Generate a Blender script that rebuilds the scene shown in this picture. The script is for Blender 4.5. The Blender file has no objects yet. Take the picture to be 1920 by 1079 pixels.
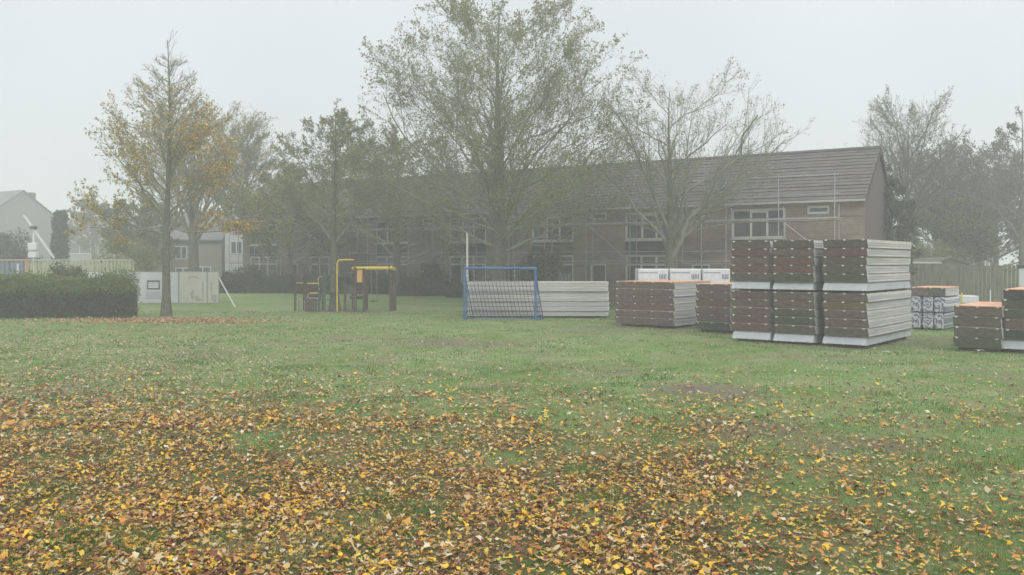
import bpy, math, random
import numpy as np
from mathutils import Vector

R_ = math.radians
random.seed(7)
RNG = np.random.default_rng(11)

# ------------------------------------------------------------------ camera, world, sun, exposure
scene = bpy.context.scene
COL = scene.collection
CAM_H = 2.4
FPX = 1700.0            # focal length in pixels of the 1920 px wide photograph
cam_d = bpy.data.cameras.new("camera")
cam_d.sensor_width = 36.0
cam_d.lens = 36.0 * FPX / 1920.0
cam_d.shift_y = -48.5 / 1920.0
cam_d.clip_start = 0.1
cam_d.clip_end = 1500
cam = bpy.data.objects.new("camera", cam_d)
cam.location = (0, 0, CAM_H)
cam.rotation_euler = (R_(90), 0, 0)
COL.objects.link(cam)
scene.camera = cam

SUN_EL, SUN_AZ = R_(40), R_(200)
world = bpy.data.worlds.new("World")
scene.world = world
world.use_nodes = True
wn, wl = world.node_tree.nodes, world.node_tree.links
wn.clear()
w_out = wn.new("ShaderNodeOutputWorld")
w_bg = wn.new("ShaderNodeBackground")
w_sky = wn.new("ShaderNodeTexSky")
w_sky.sky_type = 'NISHITA'
w_sky.sun_disc = False
w_sky.sun_elevation = SUN_EL
w_sky.sun_rotation = SUN_AZ
w_sky.air_density = 2.0
w_sky.dust_density = 6.0
w_tc = wn.new("ShaderNodeTexCoord")
w_sep = wn.new("ShaderNodeSeparateXYZ")
wl.new(w_tc.outputs['Generated'], w_sep.inputs[0])
w_mr = wn.new("ShaderNodeMapRange")           # overcast sky: darker at the horizon, brighter at the zenith
w_mr.inputs['From Min'].default_value = 0.0
w_mr.inputs['From Max'].default_value = 1.0
wl.new(w_sep.outputs['Z'], w_mr.inputs['Value'])
w_ramp = wn.new("ShaderNodeValToRGB")
e = w_ramp.color_ramp.elements
e[0].position = 0.0;  e[0].color = (7.7, 8.15, 8.4, 1)
e[1].position = 1.0;  e[1].color = (19.0, 19.6, 20.2, 1)
m_ = w_ramp.color_ramp.elements.new(0.30); m_.color = (8.1, 8.65, 8.9, 1)
m_ = w_ramp.color_ramp.elements.new(0.55); m_.color = (14.0, 14.6, 15.0, 1)
wl.new(w_mr.outputs[0], w_ramp.inputs[0])
w_mix = wn.new("ShaderNodeMixRGB")
w_mix.inputs[0].default_value = 0.93          # the cloud layer over the clear sky
wl.new(w_sky.outputs[0], w_mix.inputs[1])
w_n = wn.new("ShaderNodeTexNoise"); w_n.inputs['Scale'].default_value = 2.2; w_n.inputs['Detail'].default_value = 3
wl.new(w_tc.outputs['Generated'], w_n.inputs['Vector'])
w_nr = wn.new("ShaderNodeValToRGB"); w_nr.color_ramp.elements[0].position = 0.3; w_nr.color_ramp.elements[0].color = (0.94, 0.935, 0.935, 1)
w_nr.color_ramp.elements[1].position = 0.7; w_nr.color_ramp.elements[1].color = (1.05, 1.055, 1.06, 1)
wl.new(w_n.outputs['Fac'], w_nr.inputs[0])
w_mul = wn.new("ShaderNodeMixRGB"); w_mul.blend_type = 'MULTIPLY'; w_mul.inputs[0].default_value = 1.0
wl.new(w_ramp.outputs[0], w_mul.inputs[1]); wl.new(w_nr.outputs[0], w_mul.inputs[2])
wl.new(w_mul.outputs[0], w_mix.inputs[2])
wl.new(w_mix.outputs[0], w_bg.inputs['Color'])
w_bg.inputs['Strength'].default_value = 0.10
wl.new(w_bg.outputs[0], w_out.inputs[0])

sun_d = bpy.data.lights.new("sun", 'SUN')
sun_d.energy = 1.2
sun_d.angle = R_(25)
sun_d.color = (1.0, 0.96, 0.9)
sun = bpy.data.objects.new("sun", sun_d)
sun.rotation_euler = (R_(50), 0, R_(20))
COL.objects.link(sun)

scene.view_settings.view_transform = 'Standard'
scene.view_settings.look = 'None'
scene.view_settings.exposure = 0.03
scene.view_settings.gamma = 1.0
scene.render.engine = 'CYCLES'
scene.cycles.use_denoising = True
scene.cycles.max_bounces = 5
scene.cycles.diffuse_bounces = 3
scene.cycles.glossy_bounces = 2
scene.cycles.volume_bounces = 1
scene.cycles.transparent_max_bounces = 8
scene.cycles.caustics_reflective = False
scene.cycles.caustics_refractive = False

HAZE_DENSITY = 0.0046

# ------------------------------------------------------------------ helpers
def smooth(t):
    t = np.clip(t, 0, 1)
    return t * t * (3 - 2 * t)

def gh(x, y):
    """height of the lawn: nearly flat, a low rise in front of the terrace"""
    return 0.5 * smooth((np.asarray(y, float) - 44.0) / 10.0) + 0.0 * np.asarray(x, float)

def ghf(x, y):
    return float(gh(x, y))

def PX(px, d):
    return (px - 960.0) / FPX * d

def ZY(py, d):
    return CAM_H - (py - 491.0) * d / FPX

def mat(name, c1, c2=None, scale=4.0, rough=0.8, bump=0.0, detail=4.0, metal=0.0, stretch=None, c3=None, spec=0.3):
    m = bpy.data.materials.new(name)
    m.use_nodes = True
    nt = m.node_tree
    b = nt.nodes['Principled BSDF']
    b.inputs['Roughness'].default_value = rough
    b.inputs['Metallic'].default_value = metal
    b.inputs['Specular IOR Level'].default_value = spec
    b.inputs['Base Color'].default_value = (*c1, 1)
    if c2 is not None or bump:
        tc = nt.nodes.new("ShaderNodeTexCoord")
        mp = nt.nodes.new("ShaderNodeMapping")
        nt.links.new(tc.outputs['Object'], mp.inputs[0])
        if stretch: mp.inputs['Scale'].default_value = stretch
        n = nt.nodes.new("ShaderNodeTexNoise")
        n.inputs['Scale'].default_value = scale
        n.inputs['Detail'].default_value = detail
        n.inputs['Roughness'].default_value = 0.65
        nt.links.new(mp.outputs[0], n.inputs['Vector'])
        if c2 is not None:
            r = nt.nodes.new("ShaderNodeValToRGB")
            r.color_ramp.elements[0].position = 0.35
            r.color_ramp.elements[0].color = (*c1, 1)
            r.color_ramp.elements[1].position = 0.65
            r.color_ramp.elements[1].color = (*c2, 1)
            if c3 is not None:
                q = r.color_ramp.elements.new(0.8); q.color = (*c3, 1)
            nt.links.new(n.outputs['Fac'], r.inputs[0])
            nt.links.new(r.outputs[0], b.inputs['Base Color'])
        if bump:
            bp = nt.nodes.new("ShaderNodeBump")
            bp.inputs['Strength'].default_value = bump
            bp.inputs['Distance'].default_value = 0.02
            nt.links.new(n.outputs['Fac'], bp.inputs['Height'])
            nt.links.new(bp.outputs[0], b.inputs['Normal'])
    return m

def leaf_mat(name, cols, rough=0.6, translucent=0.25, spec=0.25):
    """a constant colour per loose leaf, picked from cols"""
    m = bpy.data.materials.new(name)
    m.use_nodes = True
    nt = m.node_tree
    b = nt.nodes['Principled BSDF']
    out = nt.nodes['Material Output']
    b.inputs['Roughness'].default_value = rough
    b.inputs['Specular IOR Level'].default_value = spec
    g = nt.nodes.new("ShaderNodeNewGeometry")
    r = nt.nodes.new("ShaderNodeValToRGB")
    cr = r.color_ramp
    cr.interpolation = 'CONSTANT'
    n = len(cols)
    cr.elements[0].color = (*cols[0], 1)
    cr.elements[1].position = 1.0 / n
    cr.elements[1].color = (*cols[1], 1)
    for i in range(2, n):
        q = cr.elements.new(i / n); q.color = (*cols[i], 1)
    nt.links.new(g.outputs['Random Per Island'], r.inputs[0])
    nt.links.new(r.outputs[0], b.inputs['Base Color'])
    if translucent > 0:
        t = nt.nodes.new("ShaderNodeBsdfTranslucent")
        nt.links.new(r.outputs[0], t.inputs['Color'])
        mx = nt.nodes.new("ShaderNodeMixShader")
        mx.inputs[0].default_value = translucent
        nt.links.new(b.outputs[0], mx.inputs[1])
        nt.links.new(t.outputs[0], mx.inputs[2])
        nt.links.new(mx.outputs[0], out.inputs['Surface'])
    return m

class MB:
    def __init__(s): s.v = []; s.f = []
    def poly(s, pts):
        b = len(s.v); s.v += [tuple(p) for p in pts]; s.f.append(tuple(range(b, b + len(pts)))); return s
    def hexa(s, p):
        """8 points: bottom loop 0-3 (ccw seen from above), top loop 4-7"""
        b = len(s.v); s.v += [tuple(q) for q in p]
        for f in ((3, 2, 1, 0), (4, 5, 6, 7), (0, 1, 5, 4), (1, 2, 6, 5), (2, 3, 7, 6), (3, 0, 4, 7)):
            s.f.append(tuple(b + i for i in f))
        return s
    def box(s, x0, x1, y0, y1, z0, z1):
        return s.hexa([(x0, y0, z0), (x1, y0, z0), (x1, y1, z0), (x0, y1, z0),
                       (x0, y0, z1), (x1, y0, z1), (x1, y1, z1), (x0, y1, z1)])
    def bbox(s, x0, x1, y0, y1, z0, z1, c=0.01):
        """box with its vertical and top edges chamfered"""
        b = len(s.v)
        def ring(i, z):
            return [(x0+c+i, y0+i, z), (x1-c-i, y0+i, z), (x1-i, y0+c+i, z), (x1-i, y1-c-i, z),
                    (x1-c-i, y1-i, z), (x0+c+i, y1-i, z), (x0+i, y1-c-i, z), (x0+i, y0+c+i, z)]
        rings = [ring(c, z0), ring(0, z0 + c), ring(0, z1 - c), ring(c, z1)]
        for r in rings: s.v += r
        for k in range(3):
            for i in range(8):
                j = (i + 1) % 8
                s.f.append((b+k*8+i, b+k*8+j, b+(k+1)*8+j, b+(k+1)*8+i))
        s.f.append(tuple(b + i for i in range(7, -1, -1)))
        s.f.append(tuple(b + 24 + i for i in range(8)))
        return s
    def tube(s, pts, r, n=8, caps=True):
        pts = [Vector(p) for p in pts]
        if not isinstance(r, (list, tuple)): r = [r] * len(pts)
        b = len(s.v)
        prev = None
        for i, p in enumerate(pts):
            a = pts[max(i-1, 0)]; c = pts[min(i+1, len(pts)-1)]
            t = (c - a).normalized()
            if prev is None:
                ref = Vector((0, 0, 1)) if abs(t.z) < 0.9 else Vector((1, 0, 0))
                x = t.cross(ref).normalized()
            else:
                x = (prev - t * prev.dot(t)).normalized()
            prev = x
            y = t.cross(x)
            for k in range(n):
                an = 2 * math.pi * k / n
                q = p + (x * math.cos(an) + y * math.sin(an)) * r[i]
                s.v.append(tuple(q))
        for i in range(len(pts) - 1):
            for k in range(n):
                l = (k + 1) % n
                s.f.append((b+i*n+k, b+i*n+l, b+(i+1)*n+l, b+(i+1)*n+k))
        if caps:
            s.f.append(tuple(b + k for k in range(n - 1, -1, -1)))
            s.f.append(tuple(b + (len(pts)-1)*n + k for k in range(n)))
        return s
    def ball(s, c, r, seg=10, rings=6, sz=1.0):
        pts = []; rad = []
        for i in range(rings + 1):
            a = math.pi * i / rings
            pts.append((c[0], c[1], c[2] - math.cos(a) * r * sz)); rad.append(max(math.sin(a) * r, 0.001))
        return s.tube(pts, rad, seg)
    def build(s, name, m, parent=None, label=None, smooth_=False):
        me = bpy.data.meshes.new(name)
        me.from_pydata(s.v, [], s.f)
        me.materials.append(m)
        if smooth_: me.polygons.foreach_set('use_smooth', [True] * len(me.polygons))
        me.update()
        o = bpy.data.objects.new(name, me)
        COL.objects.link(o)
        if parent is not None: o.parent = parent
        if label: o['label'] = label
        return o

def np_obj(name, V, F, m, parent=None, smooth_=False):
    me = bpy.data.meshes.new(name)
    V = np.ascontiguousarray(V, np.float32); F = np.ascontiguousarray(F, np.int32)
    k = F.shape[1]
    me.vertices.add(len(V)); me.vertices.foreach_set('co', V.ravel())
    me.loops.add(F.size); me.loops.foreach_set('vertex_index', F.ravel())
    me.polygons.add(len(F))
    me.polygons.foreach_set('loop_start', np.arange(0, F.size, k, dtype=np.int32))
    me.polygons.foreach_set('loop_total', np.full(len(F), k, np.int32))
    if smooth_: me.polygons.foreach_set('use_smooth', np.ones(len(F), bool))
    me.materials.append(m)
    me.update(calc_edges=True)
    o = bpy.data.objects.new(name, me)
    COL.objects.link(o)
    if parent is not None: o.parent = parent
    return o

def tag(o, label=None, cat=None, group=None, kind=None):
    if label: o['label'] = label
    if cat: o['category'] = cat
    if group: o['group'] = group
    if kind: o['kind'] = kind
    return o

def thing(name, label, cat, loc=(0, 0, 0), rz=0.0, group=None):
    o = bpy.data.objects.new(name, None)
    o.empty_display_size = 0.3
    COL.objects.link(o)
    o.location = loc
    o.rotation_euler = (0, 0, rz)
    return tag(o, label, cat, group)

def dup(root, label, loc=None, rz=None):
    r = root.copy(); COL.objects.link(r)
    r['label'] = label
    if loc is not None: r.location = loc
    if rz is not None: r.rotation_euler = (0, 0, rz)
    for ch in list(root.children):
        c = ch.copy(); COL.objects.link(c); c.parent = r
        for g in list(ch.children):
            q = g.copy(); COL.objects.link(q); q.parent = c
    return r

# ------------------------------------------------------------------ materials
M = {}
M['bark'] = mat('bark', (0.080, 0.077, 0.058), (0.145, 0.142, 0.105), 6, 0.9, 0.5, c3=(0.13, 0.155, 0.08))
M['bark_moss'] = mat('bark_moss', (0.075, 0.085, 0.045), (0.12, 0.125, 0.085), 5, 0.9, 0.4)
M['twig'] = mat('twig', (0.165, 0.170, 0.125), (0.24, 0.24, 0.18), 3, 0.9)
M['brick'] = mat('brick', (0.155, 0.115, 0.095), (0.225, 0.175, 0.14), 9, 0.9, 0.0, stretch=(1, 1, 5), c3=(0.18, 0.15, 0.14))
def brick_mat(name, c1, c2, mortar, dirt):
    m = bpy.data.materials.new(name); m.use_nodes = True
    nt = m.node_tree; lk = nt.links; b = nt.nodes['Principled BSDF']; b.inputs['Roughness'].default_value = 0.9
    tc = nt.nodes.new('ShaderNodeTexCoord'); sp = nt.nodes.new('ShaderNodeSeparateXYZ'); cb = nt.nodes.new('ShaderNodeCombineXYZ')
    ad = nt.nodes.new('ShaderNodeMath'); ad.operation = 'ADD'
    lk.new(tc.outputs['Object'], sp.inputs[0]); lk.new(sp.outputs['X'], ad.inputs[0]); lk.new(sp.outputs['Y'], ad.inputs[1])
    lk.new(ad.outputs[0], cb.inputs[0]); lk.new(sp.outputs['Z'], cb.inputs[1])
    br = nt.nodes.new('ShaderNodeTexBrick'); br.inputs['Scale'].default_value = 1.0
    br.inputs['Brick Width'].default_value = 0.22; br.inputs['Row Height'].default_value = 0.075; br.inputs['Mortar Size'].default_value = 0.009
    br.inputs['Color1'].default_value = (*c1, 1); br.inputs['Color2'].default_value = (*c2, 1); br.inputs['Mortar'].default_value = (*mortar, 1)
    lk.new(cb.outputs[0], br.inputs['Vector'])
    n = nt.nodes.new('ShaderNodeTexNoise'); n.inputs['Scale'].default_value = 0.55; n.inputs['Detail'].default_value = 7; n.inputs['Roughness'].default_value = 0.7
    mp = nt.nodes.new('ShaderNodeMapping'); mp.inputs['Scale'].default_value = (1, 1, 2.2); lk.new(tc.outputs['Object'], mp.inputs[0]); lk.new(mp.outputs[0], n.inputs['Vector'])
    r = nt.nodes.new('ShaderNodeValToRGB'); r.color_ramp.elements[0].position = 0.35; r.color_ramp.elements[0].color = (*dirt, 1)
    r.color_ramp.elements[1].position = 0.65; r.color_ramp.elements[1].color = (1.25, 1.2, 1.15, 1); lk.new(n.outputs['Fac'], r.inputs[0])
    mx = nt.nodes.new('ShaderNodeMixRGB'); mx.blend_type = 'MULTIPLY'; mx.inputs[0].default_value = 1.0
    lk.new(br.outputs['Color'], mx.inputs[1]); lk.new(r.outputs[0], mx.inputs[2]); lk.new(mx.outputs[0], b.inputs['Base Color'])
    return m
M['brick'] = brick_mat('brick_wall', (0.19, 0.130, 0.105), (0.255, 0.185, 0.15), (0.27, 0.25, 0.22), (0.72, 0.78, 0.76))
M['brick_purple'] = mat('brick_purple', (0.085, 0.065, 0.068), (0.13, 0.10, 0.10), 9, 0.9, stretch=(1, 1, 5))
M['tile'] = mat('roof_tile', (0.075, 0.068, 0.066), (0.135, 0.118, 0.105), 1.6, 0.85, c3=(0.11, 0.115, 0.09), stretch=(1, 1, 4), detail=8)
M['white_frame'] = mat('white_frame', (0.60, 0.61, 0.58), (0.70, 0.70, 0.67), 3, 0.6)
M['glass'] = mat('window_glass', (0.03, 0.045, 0.045), (0.10, 0.115, 0.11), 0.9, 0.12, spec=0.5)
M['green_panel'] = mat('green_panel', (0.035, 0.055, 0.052), (0.055, 0.075, 0.07), 3, 0.6)
M['door_dark'] = mat('door_dark', (0.04, 0.045, 0.06), (0.06, 0.06, 0.07), 3, 0.6)
M['gutter'] = mat('gutter', (0.36, 0.36, 0.34), (0.46, 0.45, 0.42), 2, 0.6)
M['steel'] = mat('galvanised_steel', (0.30, 0.31, 0.32), (0.42, 0.42, 0.43), 6, 0.5, metal=0.4)
M['deck'] = mat('scaffold_board', (0.26, 0.24, 0.20), (0.36, 0.33, 0.27), 4, 0.85)
M['fence_wood'] = mat('fence_wood', (0.105, 0.110, 0.070), (0.19, 0.18, 0.125), 2.5, 0.9, stretch=(4, 4, 0.6))
M['fence_pale'] = mat('pale_fence_wood', (0.30, 0.32, 0.21), (0.40, 0.42, 0.28), 2.5, 0.9, stretch=(4, 4, 0.6))
M['fence_grey'] = mat('grey_fence_wood', (0.17, 0.16, 0.16), (0.25, 0.23, 0.22), 2.5, 0.9, stretch=(4, 4, 0.6))
M['pane_white'] = mat('hoarding_white', (0.50, 0.52, 0.55), (0.60, 0.62, 0.64), 1.2, 0.5)
M['pane_blue'] = mat('hoarding_blue', (0.36, 0.44, 0.52), (0.44, 0.50, 0.58), 1.2, 0.5)
M['pane_cream'] = mat('hoarding_cream', (0.46, 0.46, 0.40), (0.56, 0.55, 0.50), 1.2, 0.6)
M['ink'] = mat('printed_dark_ink', (0.045, 0.05, 0.08), (0.09, 0.10, 0.13), 8, 0.6)
M['ink_grey'] = mat('printed_grey_ink', (0.26, 0.26, 0.24), (0.42, 0.42, 0.38), 8, 0.7)
M['ink_red'] = mat('printed_red_ink', (0.46, 0.27, 0.25), (0.50, 0.36, 0.33), 8, 0.7)
M['print_white'] = mat('print_white', (0.62, 0.63, 0.64))
M['corrugated'] = mat('corrugated_blue_grey', (0.16, 0.20, 0.25), (0.23, 0.26, 0.31), 2, 0.5)
M['orange_paint'] = mat('faded_orange_paint', (0.48, 0.28, 0.18), (0.55, 0.36, 0.25), 3, 0.7)
M['yellow'] = mat('yellow_paint', (0.62, 0.46, 0.03), (0.72, 0.56, 0.07), 3, 0.45)
M['orange'] = mat('orange_plate', (0.62, 0.33, 0.10), (0.68, 0.40, 0.16), 3, 0.6)
M['play_wood'] = mat('dark_play_timber', (0.060, 0.042, 0.036), (0.10, 0.070, 0.055), 5, 0.85, stretch=(3, 3, 0.5))
M['play_green'] = mat('green_play_post', (0.045, 0.085, 0.050), (0.065, 0.11, 0.07), 4, 0.7)
M['rope'] = mat('dark_rope', (0.10, 0.10, 0.09), (0.22, 0.20, 0.17), 20, 0.9)
M['chain'] = mat('steel_chain', (0.28, 0.28, 0.28), None, rough=0.5, metal=0.3)
M['rubber'] = mat('black_rubber', (0.02, 0.02, 0.02), (0.04, 0.04, 0.04), 5, 0.8)
M['goal_blue'] = mat('goal_blue_paint', (0.035, 0.10, 0.26), (0.055, 0.15, 0.32), 3, 0.45)
M['net'] = mat('goal_net_steel', (0.035, 0.042, 0.062), (0.065, 0.07, 0.09), 5, 0.7)
M['pole'] = mat('pale_pole_paint', (0.44, 0.46, 0.44), (0.54, 0.55, 0.52), 2, 0.6)
# roof panels
M['shell'] = mat('panel_pale_underside', (0.38, 0.385, 0.39), (0.54, 0.53, 0.525), 1.1, 0.55, stretch=(1, 0.5, 6))
M['shell_grey'] = mat('panel_grey_underside', (0.36, 0.39, 0.42), (0.46, 0.48, 0.51), 1.3, 0.55)
M['insul'] = mat('panel_insulation', (0.44, 0.38, 0.30), (0.56, 0.50, 0.42), 3, 0.8)
M['insul_orange'] = mat('orange_membrane', (0.56, 0.24, 0.12), (0.68, 0.42, 0.27), 2, 0.6)
M['end_brown'] = mat('panel_end_brown', (0.145, 0.102, 0.100), (0.215, 0.165, 0.158), 7, 0.8, 0.4, c3=(0.17, 0.16, 0.13))
M['end_olive'] = mat('panel_end_olive', (0.115, 0.098, 0.082), (0.165, 0.150, 0.125), 7, 0.8, 0.4, c3=(0.19, 0.135, 0.13))
M['end_red'] = mat('panel_end_redbrown', (0.155, 0.085, 0.080), (0.22, 0.135, 0.125), 7, 0.8, 0.4)
M['end_green'] = mat('panel_end_green', (0.085, 0.095, 0.068), (0.13, 0.130, 0.10), 7, 0.8, 0.4, c3=(0.16, 0.12, 0.10))
M['end_yellow'] = mat('panel_end_yellowish', (0.156, 0.131, 0.056), (0.213, 0.175, 0.100), 5, 0.8, 0.4)
M['end_dark'] = mat('panel_end_dark', (0.056, 0.059, 0.065), (0.094, 0.094, 0.094), 7, 0.8, 0.4)
M['batten'] = mat('pale_batten', (0.48, 0.46, 0.44), (0.62, 0.60, 0.56), 5, 0.7)
M['timber_and_gap_shade'] = mat('dark_timber_and_gap_shade', (0.10, 0.075, 0.05), (0.15, 0.11, 0.08), 5, 0.9)  # timber brown; also colours the strips painted as shade between panels
M['wrap'] = mat('white_wrap', (0.58, 0.59, 0.62), (0.72, 0.72, 0.74), 5, 0.35, 0.6)
M['wrap_grey'] = mat('pale_wrap_side', (0.50, 0.51, 0.54), (0.64, 0.64, 0.66), 4, 0.35, 0.6)
M['house_beige'] = mat('render_beige', (0.25, 0.225, 0.18), (0.30, 0.27, 0.22), 1, 0.9)
M['house_white'] = mat('render_white', (0.50, 0.49, 0.52), (0.58, 0.57, 0.58), 1, 0.9)
M['house_grey'] = mat('brick_grey', (0.21, 0.21, 0.205), (0.26, 0.255, 0.25), 4, 0.9, stretch=(1, 1, 4))
M['roof_grey'] = mat('far_roof', (0.14, 0.14, 0.14), (0.19, 0.185, 0.18), 2, 0.9, stretch=(1, 1, 4))

GREENS = [(0.055, 0.085, 0.030), (0.075, 0.105, 0.035), (0.045, 0.070, 0.028), (0.095, 0.115, 0.045), (0.065, 0.080, 0.035)]
M['hedge_leaf'] = leaf_mat('hedge_leaf', [(0.040, 0.070, 0.030), (0.062, 0.095, 0.040), (0.030, 0.050, 0.026), (0.085, 0.115, 0.055), (0.065, 0.062, 0.042), (0.11, 0.14, 0.07), (0.045, 0.075, 0.035)])
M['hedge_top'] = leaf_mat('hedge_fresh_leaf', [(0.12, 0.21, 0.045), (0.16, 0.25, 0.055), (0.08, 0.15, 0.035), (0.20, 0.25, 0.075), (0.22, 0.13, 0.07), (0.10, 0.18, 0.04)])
M['hedge_brown'] = leaf_mat('hedge_brown_leaf', [(0.10, 0.065, 0.05), (0.075, 0.055, 0.042), (0.12, 0.08, 0.06), (0.07, 0.07, 0.045)])
M['shrub_leaf'] = leaf_mat('shrub_leaf', GREENS)
M['leaf_olive'] = leaf_mat('crown_leaf_olive', [(0.30, 0.34, 0.10), (0.24, 0.31, 0.09), (0.20, 0.25, 0.075), (0.26, 0.28, 0.10), (0.188, 0.206, 0.081), (0.144, 0.163, 0.069), (0.250, 0.237, 0.088), (0.213, 0.175, 0.106), (0.163, 0.181, 0.094), (0.300, 0.250, 0.100)], translucent=0.45)
M['leaf_grey'] = leaf_mat('crown_leaf_dull', [(0.20, 0.215, 0.10), (0.25, 0.21, 0.14), (0.17, 0.19, 0.09), (0.28, 0.22, 0.15), (0.22, 0.24, 0.12)], translucent=0.45)
M['leaf_yellow'] = leaf_mat('crown_leaf_yellow', [(0.78, 0.60, 0.12), (0.46, 0.44, 0.12), (0.62, 0.44, 0.07), (0.55, 0.42, 0.10), (0.42, 0.30, 0.06), (0.34, 0.26, 0.07), (0.26, 0.22, 0.08), (0.40, 0.22, 0.07), (0.20, 0.18, 0.08)], translucent=0.45)
M['leaf_orange'] = leaf_mat('crown_leaf_orange', [(0.90, 0.55, 0.08), (0.80, 0.38, 0.05), (0.62, 0.30, 0.05), (0.60, 0.40, 0.05), (0.52, 0.20, 0.06), (0.42, 0.30, 0.06)], translucent=0.45)
M['leaf_brown'] = leaf_mat('crown_leaf_brown', [(0.138, 0.106, 0.075), (0.112, 0.106, 0.069), (0.163, 0.125, 0.094), (0.125, 0.131, 0.075)], translucent=0.45)
M['fallen'] = leaf_mat('fallen_leaf', [
    (0.74, 0.42, 0.03), (0.42, 0.21, 0.06), (0.20, 0.075, 0.028), (0.58, 0.38, 0.13), (0.58, 0.24, 0.04),
    (0.32, 0.14, 0.04), (0.80, 0.50, 0.04), (0.46, 0.26, 0.09), (0.09, 0.040, 0.022), (0.58, 0.44, 0.24),
    (0.56, 0.30, 0.03), (0.25, 0.10, 0.035), (0.38, 0.28, 0.05), (0.62, 0.32, 0.06), (0.22, 0.065, 0.045),
    (0.40, 0.30, 0.17), (0.34, 0.22, 0.08), (0.74, 0.46, 0.06), (0.12, 0.055, 0.03), (0.28, 0.17, 0.05),
    (0.46, 0.22, 0.06), (0.64, 0.56, 0.40), (0.50, 0.40, 0.24), (0.46, 0.32, 0.13), (0.52, 0.42, 0.06),
    (0.16, 0.07, 0.03), (0.40, 0.18, 0.05)], rough=0.55, translucent=0.12)
M['fallen_dull'] = leaf_mat('fallen_leaf_dull', [(0.40, 0.33, 0.20), (0.30, 0.24, 0.15), (0.46, 0.40, 0.30), (0.22, 0.16, 0.10), (0.36, 0.32, 0.16), (0.50, 0.38, 0.18), (0.42, 0.27, 0.17), (0.34, 0.30, 0.22)], translucent=0.1)
M['fallen_brown'] = leaf_mat('fallen_leaf_russet', [(0.40, 0.20, 0.09), (0.50, 0.29, 0.12), (0.30, 0.15, 0.08), (0.56, 0.40, 0.22), (0.42, 0.32, 0.16)], translucent=0.1)
M['grass_blade'] = leaf_mat('grass_blade', [(0.125, 0.235, 0.050), (0.175, 0.275, 0.080), (0.240, 0.285, 0.115), (0.095, 0.200, 0.032), (0.240, 0.245, 0.105), (0.150, 0.225, 0.050)], translucent=0.5)
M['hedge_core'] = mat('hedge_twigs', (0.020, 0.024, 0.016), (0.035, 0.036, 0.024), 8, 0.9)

# ------------------------------------------------------------------ the lawn
def vnoise(x, y, scale, seed=0):
    """smooth value noise in numpy"""
    x = np.asarray(x, float) / scale; y = np.asarray(y, float) / scale
    xi = np.floor(x).astype(int); yi = np.floor(y).astype(int)
    fx = smooth(x - xi); fy = smooth(y - yi)
    def h(a, b):
        n = (a * 374761393 + b * 668265263 + seed * 1442695041) & 0xffffffff
        n = ((n ^ (n >> 13)) * 1274126177) & 0xffffffff
        return ((n ^ (n >> 16)) & 0xffff) / 65535.0
    a = h(xi, yi); b = h(xi + 1, yi); c = h(xi, yi + 1); d = h(xi + 1, yi + 1)
    return (a * (1 - fx) + b * fx) * (1 - fy) + (c * (1 - fx) + d * fx) * fy

WORN = [(-1.7, 26.6, 2.6, 1.5, 0.9), (3.6, 16.8, 1.1, 1.5, 0.95), (3.4, 13.2, 1.1, 1.0, 0.75), (4.5, 12.0, 0.9, 0.7, 0.8),
        (5.6, 33.0, 4.5, 1.4, 0.55), (13.0, 28.5, 2.2, 1.2, 0.6), (3.0, 31.0, 2.0, 1.2, 0.6), (-7.0, 23.0, 3.5, 1.2, 0.35),
        (2.0, 10.2, 0.8, 0.6, 0.5), (7.5, 22.8, 2.0, 0.8, 0.5), (-8.3, 43.6, 2.6, 1.3, 0.75),
        (8.6, 25.0, 1.6, 0.5, 0.6), (-0.4, 37.0, 2.2, 0.6, 0.6), (11.5, 26.6, 1.2, 1.6, 0.5), (6.2, 31.4, 2.0, 0.6, 0.6)]
def worn(x, y):
    w = np.zeros_like(x, float)
    q = 0.75 * vnoise(x, y, 0.55, 3) + 0.6 * vnoise(x, y, 0.2, 4)
    for cx, cy, rx, ry, s in WORN:
        d = np.sqrt(((x - cx) / rx) ** 2 + ((y - cy) / ry) ** 2)
        w = np.maximum(w, s * smooth((1.35 - d) * 1.1) * np.clip(q * 1.35, 0, 1))
    e = smooth((vnoise(x, y, 2.6, 41) * 0.6 + vnoise(x, y, 0.8, 42) * 0.4 - 0.60) * 6) * smooth((y - 13) / 4) * smooth((44 - y) / 6)
    w = np.maximum(w, 0.62 * e * np.clip(q, 0, 1))
    return w

def litter(x, y):
    """fallen leaves per square metre"""
    px = 960 + FPX * x / np.maximum(y, 1)
    near = np.interp(y, [0, 8, 9.5, 11.2, 12.6, 14.5, 17, 21, 30, 42, 60], [900, 840, 660, 440, 255, 130, 56, 16, 5.0, 2.0, 0.8])
    # the thick litter ends along a slanting edge that runs nearer to the camera on the right
    side = np.interp(px, [0, 500, 1000, 1300, 1500, 1700, 1920, 2200], [1.15, 1.1, 1.0, 0.80, 0.50, 0.30, 0.22, 0.22])
    side = np.where(y > 13, np.interp(px, [0, 300, 700, 1100, 1500], [1.6, 1.4, 1.0, 0.5, 0.35]), side)
    n = near * side * np.clip(1.9 * (0.55 * vnoise(x, y, 1.1, 8) + 0.45 * vnoise(x, y, 0.38, 9)) + 0.1, 0.25, 1.5)
    n += 34 * np.exp(-(((x + 12.6) / 3.6) ** 2 + ((y - 26.5) / 4.5) ** 2))         # drift towards the left edge
    n += 22 * np.exp(-(((x + 8.5) / 2.5) ** 2 + ((y - 19.0) / 3.0) ** 2))
    return n

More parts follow.
